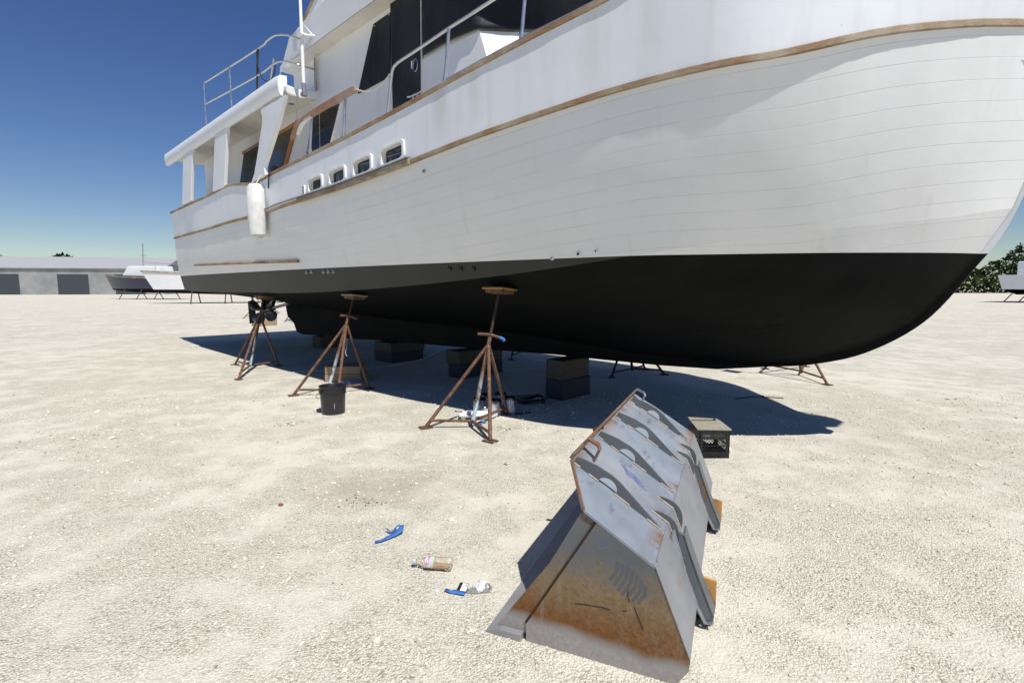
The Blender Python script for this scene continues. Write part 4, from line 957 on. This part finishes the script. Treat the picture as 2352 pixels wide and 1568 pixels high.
def canmat(name, seed, blue=True):
    n = NT(name); x = n.xyz(); n2_ = n.noise(30, 2); wv = n.n('TexWave', bands_direction='Z'); wv.inputs['Scale'].default_value = 38; wv.inputs['Distortion'].default_value = 0; n.l(n.coord(), wv.inputs[0])
    c = n.mix(n.math('MULTIPLY', n.ramp(wv.outputs['Fac'], [(.6, 0), (.7, 1)]), n.ramp(n2_, [(.45, 0), (.55, .5)])), (.66, .67, .70), (.25, .27, .33))
    at = n.math('ARCTAN2', x[1], x[0])
    if blue: c = n.mix(n.math('MULTIPLY', n.math('MULTIPLY', n.math('GREATER_THAN', at, -2.6), n.math('LESS_THAN', at, -2.0)), n.math('GREATER_THAN', x[2], .09)), c, (.06, .28, .62))
    return n.set(c, .35, .1)
CAN['body'] = canmat('can_label_paper', 1); CAN['small'] = canmat('small_can_label_paper', 2, False)
can(1117, 932, 28, 27, 'paint can with black lid behind the left pale can', 4)
can(1149, 928, 27, 26, 'farthest paint can, only its dark rim showing behind the others', 5)
can(1101, 944.5, 30.7, 30, 'paint can with long black drips left of the pale blue pole', 1)
can(1138, 952, 27, 35, 'tall paint can with a blue label patch behind the front leg', 3)
can(1170.5, 948.5, 26.5, 38, 'paint can at the right of the group with heavy black drips', 0)
can(1115.5, 952, 18.5, 16, 'small unopened pint can with a shiny metal lid', 2)
# roller trays
def tray(p, rz, L_, W_, H_, mat, wet, label, tilt=0):
    root = empty('roller_tray', p, rz, label=label, cat='roller tray', group=None)
    a, b = L_ / 2, W_ / 2; o = [(-a, -b), (a * .9, -b), (a, -b * .7), (a, b * .7), (a * .9, b), (-a, b)]
    m = MB(); rim = [(x, y, H_) for x, y in o]; fl = [(x * .86, y * .86, H_ * (.18 if x > 0 else .62)) for x, y in o]; rim2 = [(x * 1.05, y * 1.05, H_ + .001) for x, y in o]; low = [(x * 1.05, y * 1.05, H_ - .008) for x, y in o]; n_ = 6
    m.add(low + rim2 + rim + fl, [(q * n_ + i, q * n_ + (i + 1) % n_, (q + 1) * n_ + (i + 1) % n_, (q + 1) * n_ + i) for q in range(3) for i in range(n_)] + [(18, 19, 20, 23), (20, 21, 22, 23)])
    m.build('pan', mat, root, thick=.003)
    m = MB()
    for sy in (-1, 1): m.prism([(-a * .92, sy * b * .75, 0), (-a * .7, sy * b * .75, 0), (-a * .62, sy * b * .75, H_ * .75), (-a * .95, sy * b * .75, H_ * .9)], (0, .02 * -sy, 0))
    m.build('feet', mat, root)
    if wet: m = MB(); m.add([(x * .8, y * .8, H_ * .3 + (0 if x > 0 else .03)) for x, y in o], [(0, 1, 2, 5), (2, 3, 4, 5)]); m.build('paint_film', wet, root)
    return root
q = gz(1093, 962); tray((q.x, q.y + .03, 0), R(4), .36, .20, .06, M['plastic_white'], None, 'white plastic roller tray behind the pale blue pole')
q = gz(1219, 929); tray((q.x, q.y + .12, 0), R(200), .36, .27, .075, M['black_plastic'], M['black_paint'], 'black paint-filled roller tray in the shade beside the cans')
# brush
a, b = gz(1181, 952.5), gz(1219.5, 948.5); root = empty('paint_brush', a, math.atan2(b.y - a.y, b.x - a.x), label='dark-handled paint brush lying on the ground in shade', cat='paint brush'); L_ = (b - a).length
m = MB(); m.lathe([(0, 0), (.012, .004), (.014, .03), (.009, .06), (.016, L_ * .5)], 12, Matrix.Rotation(R(90), 3, 'Y'), (0, 0, .014)); m.build('handle', M['black_plastic'], root, smooth=True)
m = MB(); m.box((L_ * .55, 0, .014), (.03, .04, .016)); m.build('ferrule', M['steel_dull'], root)
m = MB(); m.prism([(L_ * .6, -.02, .006), (L_ * .85, -.028, .004), (L_, 0, .004), (L_ * .85, .028, .004), (L_ * .6, .02, .006)], (0, 0, .012)); m.build('bristles', M['timber_dark'], root)
# tape scraps
def ribbon(pix, w_, label, zs=None, mat='tape', name='tape_scrap', cat='tape', group='blue tape scraps on the gravel'):
    P = [gz(x, y) for x, y in pix]; c_ = P[0].copy(); root = None; rows = []
    for i, p in enumerate(P):
        t = (P[min(i + 1, len(P) - 1)] - P[max(i - 1, 0)]).normalized(); s_ = Vector((-t.y, t.x, 0)) * (w_[i] if isinstance(w_, list) else w_) / 2; z = (zs[i] if zs else .006)
        rows.append([p - c_ + s_ + Vector((0, 0, z + random.random() * .014)), p - c_ + Vector((0, 0, z + .004)), p - c_ - s_ + Vector((0, 0, z + random.random() * .008))])
    m = MB(); m.grid(rows); o = m.build(name, M[mat], None, thick=.0015, smooth=True); o.location = c_; return tag(o, label, cat, group)
ribbon([(862, 1248.5), (875, 1245), (893, 1238), (910, 1231), (921, 1226), (923, 1221), (914, 1219.5), (906, 1222.5), (897, 1225.5), (888, 1222)], [.012, .022, .027, .029, .034, .03, .024, .018, .017, .012], 'crumpled strip of blue tape folded back on itself, alone on the gravel', [.004, .006, .01, .014, .022, .034, .03, .018, .012, .02])
ribbon([(1022.5, 1357.5), (1034, 1361), (1046, 1362.5), (1058, 1364.5), (1069, 1366)], [.018, .02, .022, .026, .026], 'flat strip of blue tape beside the crumpled packaging')
ribbon([(1096, 972), (1103, 973), (1108, 970.5), (1116, 972)], [.06, .10, .07, .03], 'dark blue tape scrap under the brace of the taped stand')
# bottle
a = gz(951, 1303); b = gz(1038, 1309); d = (b - a); rb = .0305
root = empty('plastic_bottle', (a.x, a.y, 0), math.atan2(d.y, d.x), label='clear plastic cola bottle with red lettering lying on its side on gravel', cat='bottle')
s_ = d.length / .205; My = Matrix.Rotation(R(90), 3, 'Y')
n = NT('clear_dirty_plastic'); n.p.inputs['Transmission Weight'].default_value = .85; n.p.inputs['IOR'].default_value = 1.2
M['pet'] = n.set((.86, .80, .70), .08, 0, n.bump(n.noise(40, 3), .25, .004))
prof = [(.0125, .012), (.0130, .03), (.016, .038), (.024, .058), (.031, .075), (.0325, .09), (.0322, .115), (.0305, .135), (.028, .15), (.0305, .165), (.0335, .18), (.033, .195), (.026, .205), (.012, .200), (0, .196)]
m = MB(); m.lathe([(r_ * s_, z * s_) for r_, z in prof], 32, My, (0, 0, rb * s_ + .006))
for i, v in enumerate(m.v):
    if v[0] > .185 * s_:
        an = math.atan2(v[1], v[2] - rb * s_); k = 1 + .10 * math.cos(5 * an); m.v[i] = (v[0] * 1.0, v[1] * k, rb * s_ + .006 + (v[2] - rb * s_ - .006) * k)
m.build('body', M['pet'], root, smooth=True)
M['cap'] = simple('pale_blue_cap', (.50, .56, .62), .45, 0, .08, 20, .1)
m = MB(); m.lathe([(0, 0), (.013 * s_, 0), (.0138 * s_, .002), (.0138 * s_, .017 * s_), (.012 * s_, .017 * s_)], 24, My, (-.004, 0, rb * s_ + .006)); m.build('cap', M['cap'], root, smooth=True)
n = NT('cola_liquid'); n.p.inputs['Transmission Weight'].default_value = .3; M['cola'] = n.set((.52, .36, .17), .1)
m = MB()
rows = []
for k in range(14):
    x_ = (.06 + .135 * k / 13) * s_; r_ = .0295 * s_ * (1 if 2 < k < 11 else .85 if 0 < k < 13 else .3); rows.append([(x_, r_ * math.sin(a_), rb * s_ + .006 - r_ * math.cos(a_)) for a_ in [(-62 + 124 * j / 8) * math.pi / 180 for j in range(9)]])
m.grid(rows); m.build('residue', M['cola'], root, smooth=True)
M['label_grey'] = simple('silver_label', (.62, .62, .66), .35, .2, .05, 10, 0)
def labelband(x0, x1, a0, a1, mat, name, rad=.0328):
    m = MB(); rows = []
    for k in range(17):
        an = R(a0 + (a1 - a0) * k / 16); rows.append([(x * s_, -math.sin(an) * rad * s_, rb * s_ + .006 + math.cos(an) * rad * s_) for x in (x0, (x0 + x1) / 2, x1)])
    m.grid(rows); return m.build(name, mat, root, smooth=True)
labelband(.068, .105, -70, 110, M['label_grey'], 'label')
M['mint'] = simple('mint_stripe', (.35, .72, .55), .4, 0, .05); labelband(.1062, .111, -70, 110, M['mint'], 'stripe')
M['red_ink'] = simple('red_lettering', (.55, .02, .06), .45, 0, .08)
def bend_text(body, size, x_mid, a_mid, mat, sx=1.25):
    o = text(body, size, mat, root, Matrix.Identity(4), 'lettering', .0)
    for v in o.data.vertices:
        tx, ty = v.co.x * sx, v.co.y; an = R(a_mid) - tx / (.0332 * s_); xx = x_mid * s_ - ty; v.co = Vector((xx, -math.sin(an) * .0334 * s_, rb * s_ + .006 + math.cos(an) * .0334 * s_))
    return o
bend_text('Coke', .026, .084, 22, M['red_ink']); bend_text('100%', .009, .075, 82, M['red_ink'])
# crumpled packaging
P4 = [gz(x, y) for x, y in ((1047.6, 1359.5), (1057.5, 1345.5), (1078, 1349.5), (1070, 1363))]; c_ = sum(P4, Vector()) / 4
root = empty('packaging', (c_.x, c_.y, 0), 0, label='crumpled clear and grey packaging with a black barcode card', cat='packaging')
zs = (.006, .02, .022, .008); Q4 = [p - c_ + Vector((0, 0, z)) for p, z in zip(P4, zs)]
m = MB(); m.prism(Q4, (0, 0, .002)); cd = m.build('card', M['black_plastic'], root)
def inq(u, v, h=.0026): return (Q4[0] * (1 - u) + Q4[3] * u) * (1 - v) + (Q4[1] * (1 - u) + Q4[2] * u) * v + Vector((0, 0, h))
m = MB(); m.add([inq(.34, .06), inq(.96, .06), inq(.96, .94), inq(.34, .94)], [(0, 1, 2, 3)]); m.build('sticker', M['plastic_white'], cd)
m = MB()
for k in range(12):
    u_ = .68 + k * .021; w_ = .007 + .006 * (k % 3 == 0); m.add([inq(u_, .5, .0032), inq(u_ + w_, .5, .0032), inq(u_ + w_, .88, .0032), inq(u_, .88, .0032)], [(0, 1, 2, 3)])
m.build('barcode', M['black_mark'], cd)
def crumple(cx, cy, rx, ry, h, mat, name, seed):
    rs = random.Random(seed); m = MB(); rows = []
    for i in range(9):
        row = []
        for j in range(9):
            u_, v_ = i / 4 - 1, j / 4 - 1; r2 = min(1, math.hypot(u_, v_)); row.append((cx + u_ * rx + rs.uniform(-.16, .16) * rx, cy + v_ * ry + rs.uniform(-.16, .16) * ry, .004 + h * (1 - r2) ** .6 * rs.uniform(.4, 1.1)))
        rows.append(row)
    m.grid(rows); m.build(name, mat, root, thick=.001)
M['bag_grey'] = simple('grey_plastic_film', (.22, .22, .22), .25, 0, .3, 40, .1); M['bag_white'] = simple('white_foil_film', (.72, .74, .74), .3, .1, .1, 40, .1)
pw = gz(1090, 1358) - c_; crumple(pw.x, pw.y, .036, .02, .022, M['bag_grey'], 'film', 3)
pw = gz(1104, 1352) - c_; crumple(pw.x, pw.y, .04, .034, .05, M['bag_white'], 'foil', 5)
pw = gz(1117, 1354) - c_; crumple(pw.x, pw.y, .026, .026, .04, M['bag_grey'], 'film', 8)
# rag
q = gz(796, 884); root = empty('rag', (q.x, q.y, 0), R(4), label='crumpled pale lavender rag behind the black bucket', cat='rag')
M['rag'] = simple('lavender_cloth', (.55, .53, .66), .85, 0, .1, 12, .3); m = MB(); rows = []
for i in range(15):
    row = []
    for j in range(11):
        u_, v_ = i / 7 - 1, j / 5 - 1; e_ = max(abs(u_), abs(v_)); row.append((u_ * .19 + .015 * math.sin(j * 2.3), v_ * .11 + .02 * math.sin(i * 1.7), .006 + .06 * max(0, 1 - e_ ** 2) * (.6 + .4 * math.sin(i * 1.9 + j)) ))
    rows.append(row)
m.grid(rows); m.build('cloth', M['rag'], root, smooth=True, thick=.004)
# timber beam behind the bucket
a, b = gz(746, 877.5), gz(828.5, 876.5); rz = math.atan2(b.y - a.y, b.x - a.x); L_ = (b - a).length; hB = .118
for k, lab in ((0, 'lower pale beam of the pair lying behind the black bucket'), (1, 'upper pale beam of the pair lying behind the black bucket')):
    m = MB(); m.box((L_ / 2, .24, hB / 2), (L_ - .004 * k, .46, hB)); o = m.build('timber_beam', M['timber'], None, bevel=.006); o.location = (a.x + .003 * k, a.y, .002 + k * (hB + .004)); o.rotation_euler = (0, 0, rz); tag(o, lab, 'timber beam', 'pale beams behind the bucket')
a, b = gz(592, 750), gz(637, 747); rz = math.atan2(b.y - a.y, b.x - a.x); L_ = (b - a).length
m = MB(); m.box((L_ / 2, .2, .20), (L_, .4, .40)); m.box((L_ / 2, .2, .20), (L_ + .004, .404, .008)); o = m.build('timber_beam', M['timber'], None, bevel=.01); o.location = (a.x, a.y, 0); o.rotation_euler = (0, 0, rz); tag(o, 'pale wooden block in full sun far behind the propeller', 'timber beam')
# white hose
pix = [(420, 864), (520, 861), (588, 859), (650, 856.5), (744, 851), (845, 846), (900, 840.5), (950, 830), (985, 818), (1010, 805), (1040, 797), (1090, 797), (1150, 808), (1180, 806), (1196, 800)]
P = [gz(x, y, .008) for x, y in pix]; c_ = P[0].copy(); m = MB(); m.tube(smoothpath([p - c_ for p in P], 5), .008, 6); o = m.build('hose', M['cord'], None, smooth=True); o.location = c_; tag(o, 'thin white hose trailing across the ground under the yacht', 'hose')
# string hanging from the stand leg
lf = gz(848, 893); p = Vector((lf.x, lf.y, 0)) + (P1_ * .0); q = gz(872, 797)
d_ = ray(874 - 4, 797); t_ = 7.95; s0 = Vector((0, 0, EYE)) + ray(794.5 + .5, 796) * 7.6
pts = [Vector((0, 0, EYE)) + ray(x, y) * 7.45 for x, y in ((797, 776), (797.5, 790), (796, 800), (793.3, 808), (794.5, 814), (797, 818))]
m = MB(); m.tube([q_ - pts[0] for q_ in pts], .004, 5); o = m.build('string', M['cord'], None); o.location = pts[0]; tag(o, 'short white string hanging from the stand behind the bucket', 'string')

# milk crate (upside down) with a board on it
cr = gz(1677, 1052); cl_ = gz(1605, 1052.5); rz = math.atan2(cr.y - cl_.y, cr.x - cl_.x); W_ = .268; D_ = .268; Hc = .232
root = empty('milk_crate', (cl_.x, cl_.y, 0), rz, label='black plastic milk crate standing upside down beside the loader bucket', cat='crate')
BPm = simple('worn_black_crate_plastic', (.010, .011, .011), .5, 0, .5, 14, .15)
def side(o, x, n_in):
    # o origin, x unit along the side, n_in inward normal
    o = Vector(o); x = Vector(x); n_ = Vector(n_in); m = MB(); Mx = Matrix((x, n_, Vector((0, 0, 1)))).transposed()
    def bx(u0, u1, z0, z1, t=.008, dep=0): m.box(o + x * ((u0 + u1) / 2) + n_ * (t / 2 + dep) + Vector((0, 0, (z0 + z1) / 2)), (u1 - u0, t, z1 - z0), Mx)
    bx(0, .03, 0, Hc, .012); bx(W_ - .03, W_, 0, Hc, .012)
    bx(.03, W_ - .03, Hc - .058, Hc, .006, .002)
    for z in (.0, .012, .024, .037): bx(.03, W_ - .03, z, z + .007, .010)
    bx(.03, .075, .003, .05, .004, .003); bx(W_ - .075, W_ - .03, .003, .05, .004, .003)
    bx(0, W_, .046, .054, .014, -.002); bx(0, W_, .108, .115, .012, -.002); bx(0, W_, .170, .178, .012, -.002)
    z0, z1 = .054, .174; sp_ = .0265; u = .03 - (z1 - z0)
    while u < W_ - .03:
        for sg_ in (1, -1):
            a, b = (u, u + (z1 - z0)) if sg_ > 0 else (u + (z1 - z0), u); A2, B2 = [a, z0], [b, z1]
            lo_, hi_ = .03, W_ - .03
            def clip(P_, Q_):
                P_, Q_ = list(P_), list(Q_)
                for R_, S_ in ((P_, Q_), (Q_, P_)):
                    if R_[0] < lo_: t = (lo_ - R_[0]) / (S_[0] - R_[0]); R_[1] += (S_[1] - R_[1]) * t; R_[0] = lo_
                    if R_[0] > hi_: t = (hi_ - R_[0]) / (S_[0] - R_[0]); R_[1] += (S_[1] - R_[1]) * t; R_[0] = hi_
                return P_, Q_
            if max(a, b) > lo_ and min(a, b) < hi_:
                P_, Q_ = clip(A2, B2)
                if abs(P_[0] - Q_[0]) > .004: m.tube([o + x * P_[0] + n_ * (.005) + Vector((0, 0, P_[1])), o + x * Q_[0] + n_ * .005 + Vector((0, 0, Q_[1]))], .0022, 4)
        u += sp_
    return m
for o_, x_, n_i in (((0, 0, 0), (1, 0, 0), (0, 1, 0)), ((0, D_, 0), (1, 0, 0), (0, -1, 0)), ((0.0, 0, 0), (0, 1, 0), (1, 0, 0)), ((W_, 0, 0), (0, 1, 0), (-1, 0, 0))): side(o_, x_, n_i).build('side', BPm, root)
m = MB(); m.box((W_ / 2, D_ / 2, Hc - .003), (W_ - .01, D_ - .01, .005)); m.build('base', BPm, root)
text('dairy', .034, simple('faded_grey_lettering', (.16, .17, .17), .6), root, basis((.062, .0015, Hc - .030), (-1, 0, 0), (0, 0, -1), (0, -1, 0)))
gm = MB()
for k, (u0, u1) in enumerate(((.112, .118), (.124, .130), (.134, .146), (.150, .156), (.162, .174), (.18, .186), (.192, .206))): gm.box((( u0 + u1) / 2, .0012, Hc - .030 + .003 * (k % 2)), (u1 - u0, .001, .016 + .006 * (k % 3)))
gm.build('faded_print', simple('very_faded_lettering', (.045, .047, .047), .6), root)
M['ply'] = teak('weathered_plywood', (.26, .24, .18), (.38, .35, .27), (.36, .34, .28), (8, 2, 2))
bw_ = [gz(x, y, Hc + .012) for x, y in ((1579.5, 957), (1646, 961), (1655, 966), (1681, 986), (1668, 986.5), (1602, 985.5), (1598, 981))]; c_ = bw_[5].copy()
m = MB(); m.prism([p - c_ + Vector((0, 0, -.010)) for p in bw_], (0, 0, .011)); o = m.build('plywood_board', M['ply'], None, bevel=.002); o.location = c_; tag(o, 'scrap of weathered plywood lying on top of the black crate', 'board')
a, b = gz(1589, 964.5, Hc + .016), gz(1641, 965, Hc + .016)
m = MB(); m.tube([Vector((0, 0, 0)), (b - a)], .0045, 6); m.box(b - a + Vector((0, 0, .006)), (.016, .018, .02)); o = m.build('scraper', M['rust_dark'], None); o.location = a; tag(o, 'thin flat metal scraper lying on the plywood board', 'scraper')
# bits of litter
def litter(x, y, label, mat, sx=.03, sy=.008, rz=0):
    p = gz(x, y); m = MB(); pts = [Vector((t * sx, sy * math.sin(t * 4.0), .004 + .003 * math.cos(t * 5))) for t in (-1, -.5, 0, .5, 1)]; m.tube(pts, .0035, 5); o = m.build('twig', mat, None); o.location = p; o.rotation_euler = (0, 0, rz); tag(o, label, 'twig')
a, b = gz(1715, 921), gz(1745, 911)
m = MB(); P = [gz(x, y, .008) for x, y in ((1716, 912), (1698, 914), (1688, 915), (1703, 914), (1716, 912), (1724, 911), (1745, 910.5), (1770, 912), (1800, 914))]; c_ = P[0].copy(); m.tube([p - c_ for p in P], .006, 5); o = m.build('cable', M['rust_dark'], None); o.location = c_; tag(o, 'thin dark cable on the sunlit ground beyond the bow shadow', 'cable')
def darkbits(x, y, n_, sx, sy, label):
    p = gz(x, y); m = MB(); rs = random.Random(int(x))
    for k in range(n_):
        q = Vector((rs.gauss(0, sx), rs.gauss(0, sy), .003)); s__ = rs.uniform(.004, .011); a_ = rs.random() * 6.28
        m.add([q + Vector((math.cos(a_ + t) * s__ * rs.uniform(.5, 1.6), math.sin(a_ + t) * s__ * .6, rs.uniform(0, .006))) for t in (0, 1.6, 3.1, 4.6)], [(0, 1, 2, 3)])
    o = m.build('debris', M['timber_dark'], None); o.location = p; o['kind'] = 'stuff'
darkbits(660, 974, 60, .10, .05, ''); darkbits(835, 1153, 30, .08, .05, ''); darkbits(1170, 985, 50, .12, .05, '')
p = gz(645, 1161); m = MB(); m.box((0, 0, .008), (.03, .02, .016)); o = m.build('brick_chip', simple('red_brick', (.25, .09, .06), .9), None, bevel=.004); o.location = p; tag(o, 'small reddish brick chip alone on the gravel at left', 'brick chip')

# ================================================================== far background
def far_wood():
    n = NT('far_foliage'); f = n.noise(.35, 5); n.set(n.ramp(f, [(.3, (.018, .032, .012)), (.7, (.045, .065, .026))]), .95, 0, None, .05)
    N = 52000; X = RS.rand(N) * 460 - 230; cl = np.sin(X * .11) * 1.3 + np.sin(X * .37 + 1) * 1.0 + np.sin(X * .9) * .5
    top = 6.0 + cl * 1.5 + 2.2 * np.sin(X * .047 + 2); u = RS.rand(N); Z = u * top; prof = np.sqrt(np.clip(1 - (2 * u - .9) ** 2, .05, 1)); a_ = RS.rand(N) * 6.283
    Y = 120 + .02 * X + (RS.rand(N) - .5) * 9 * prof
    c_ = np.stack([X, Y, Z], 1); sz = .35 + .55 * RS.rand(N)
    t = RS.randn(N, 3, 3); t /= np.linalg.norm(t, axis=2, keepdims=True); V = (c_[:, None] + t * sz[:, None, None]).reshape(-1, 3); V[:, 2] = np.maximum(V[:, 2], .02)
    me = bpy.data.meshes.new('far_wood'); me.from_pydata(V.tolist(), [], np.arange(3 * N).reshape(-1, 3).tolist()); me.materials.append(n.m)
    o = bpy.data.objects.new('far_wood', me); col.objects.link(o); tag(o, kind='stuff')
far_wood()
def small_boat(x, y, rz, L_, label, hullmat):
    root = empty('cabin_cruiser', (x, y, 0), rz, label=label, cat='boat', group='boats ashore in the distance')
    fb = lambda t, h: (1.55 * (1 - max(0, (t - .45) / .55) ** 2.2)) * (.72 + .28 * h) + .02
    rows = []
    for h in (0, .3, .6, .85, 1):
        rows.append([((t / 16 - .5) * L_ + (h * .9 if t > 12 else 0) * (t - 12) / 4, fb(t / 16, h) , 1.25 + h * 1.35 + .35 * h * (t / 16) ** 2) for t in range(17)])
    kr = [((t / 16 - .5) * L_ * .98, .03, .75 + .35 * (t / 16) ** 3) for t in range(17)]
    m = MB(); m.grid(rows); m.grid(mirror_rows(rows)); m.f.append(tuple([r * 17 for r in range(5)] + [85 + r * 17 for r in range(4, -1, -1)])); m.grid([rows[-1], mirror_rows(rows)[-1]]); m.build('hull', hullmat, root, smooth=True)
    m = MB(); m.grid([kr, rows[0]]); m.grid([[(a, -b, c_) for a, b, c_ in kr], mirror_rows(rows)[0]]); m.build('bottom', M['antifoul'], root, smooth=True)
    m = MB(); m.prism([(-L_ * .32, -1.2, 2.6), (L_ * .22, -1.1, 2.75), (L_ * .12, -1.0, 3.9), (-L_ * .30, -1.1, 3.9)], (0, 2.2, 0)); cb = m.build('cabin', M['white'], root, bevel=.08)
    for k in range(3): m = MB(); xx = -L_ * .26 + k * L_ * .13; m.prism([(xx, -1.215, 3.1), (xx + L_ * .1, -1.215, 3.1), (xx + L_ * .09, -1.13, 3.65), (xx, -1.13, 3.65)], (0, .03, 0)); m.build('window', M['glass_dark'], cb)
    m = MB(); m.grid([[(a, b + .02, c_ - .18) for a, b, c_ in rows[-1]], [(a, b + .02, c_ - .06) for a, b, c_ in rows[-1]]]); m.grid([[(a, -b - .02, c_ - .18) for a, b, c_ in rows[-1]], [(a, -b - .02, c_ - .06) for a, b, c_ in rows[-1]]]); m.build('rub_strip', M['teak'], root)
    m = MB(); m.tube([(L_ * .02, 0, 3.9), (0, 0, 6.6)], .05, 6); m.tube([(-.5, 0, 5.2), (.5, 0, 5.2)], .03, 6); m.build('mast', M['steel_dull'], root)
    rl = [(a * .97, -b * .93, c_ + .65) for a, b, c_ in rows[-1][7:]]; m = MB(); m.tube(rl, .025, 6)
    for a, b, c_ in rl[::2]: m.tube([(a, b, c_ - .66), (a, b, c_)], .02, 5)
    m.build('rail', M['steel'], root)
    for k in (-.3, -.05, .2):
        for s__ in (-1, 1): m = MB(); m.tube([(k * L_, s__ * 1.9, 0), (k * L_, s__ * .9, 1.35)], .05, 6); m.build('prop', M['rust_dark'], root)
small_boat(-26.5, 47, R(200), 10.5, 'distant white cabin cruiser ashore on props behind the yacht stern', M['white'])
small_boat(-44, 62, R(170), 9.5, 'distant dark-hulled cabin cruiser ashore, farthest left', simple('navy_hull', (.02, .03, .07), .3))
small_boat(52, 50, R(20), 10, 'distant white cabin cruiser ashore beyond the bow, far right', M['white'])

def shed(x, y, rz, L_, W_, H_, label):
    root = empty('boat_shed', (x, y, 0), rz, label=label, cat='shed'); n = NT('corrugated_metal'); wv = n.n('TexWave', bands_direction='X'); wv.inputs['Scale'].default_value = 3; n.l(n.coord(), wv.inputs[0])
    n.set(n.ramp(n.noise(.5, 5), [(.3, (.24, .26, .26)), (.7, (.38, .39, .38))]), .5, .2, n.bump(wv.outputs['Fac'], .6, .05))
    m = MB(); m.box((0, 0, H_ / 2), (L_, W_, H_)); m.build('wall', n.m, root)
    m = MB(); m.prism([(-L_ / 2 - .4, -W_ / 2 - .4, H_ - .1), (-L_ / 2 - .4, 0, H_ + 2.2), (-L_ / 2 - .4, W_ / 2 + .4, H_ - .1), (-L_ / 2 - .4, W_ / 2 + .4, H_ + .1), (-L_ / 2 - .4, 0, H_ + 2.4), (-L_ / 2 - .4, -W_ / 2 - .4, H_ + .1)], (L_ + .8, 0, 0)); m.build('roof', simple('pale_roof_sheet', (.42, .43, .42), .5, .2), root)
    m = MB(); m.prism([(-L_ / 2, -W_ / 2, H_), (-L_ / 2, W_ / 2, H_), (-L_ / 2, 0, H_ + 2.2)], (.1, 0, 0)); m.prism([(L_ / 2 - .1, -W_ / 2, H_), (L_ / 2 - .1, W_ / 2, H_), (L_ / 2 - .1, 0, H_ + 2.2)], (.1, 0, 0)); m.build('gable', n.m, root)
    for k in (-.28, .05, .33): m = MB(); m.box((L_ * k, -W_ / 2 - .03, 1.9), (L_ * .15, .05, 3.8)); m.build('door', simple('door_%d' % int(k * 100), (.035, .045, .055), .6), root)
shed(-86, 104, R(12), 34, 14, 5, 'long grey metal shed in front of the trees, far left')
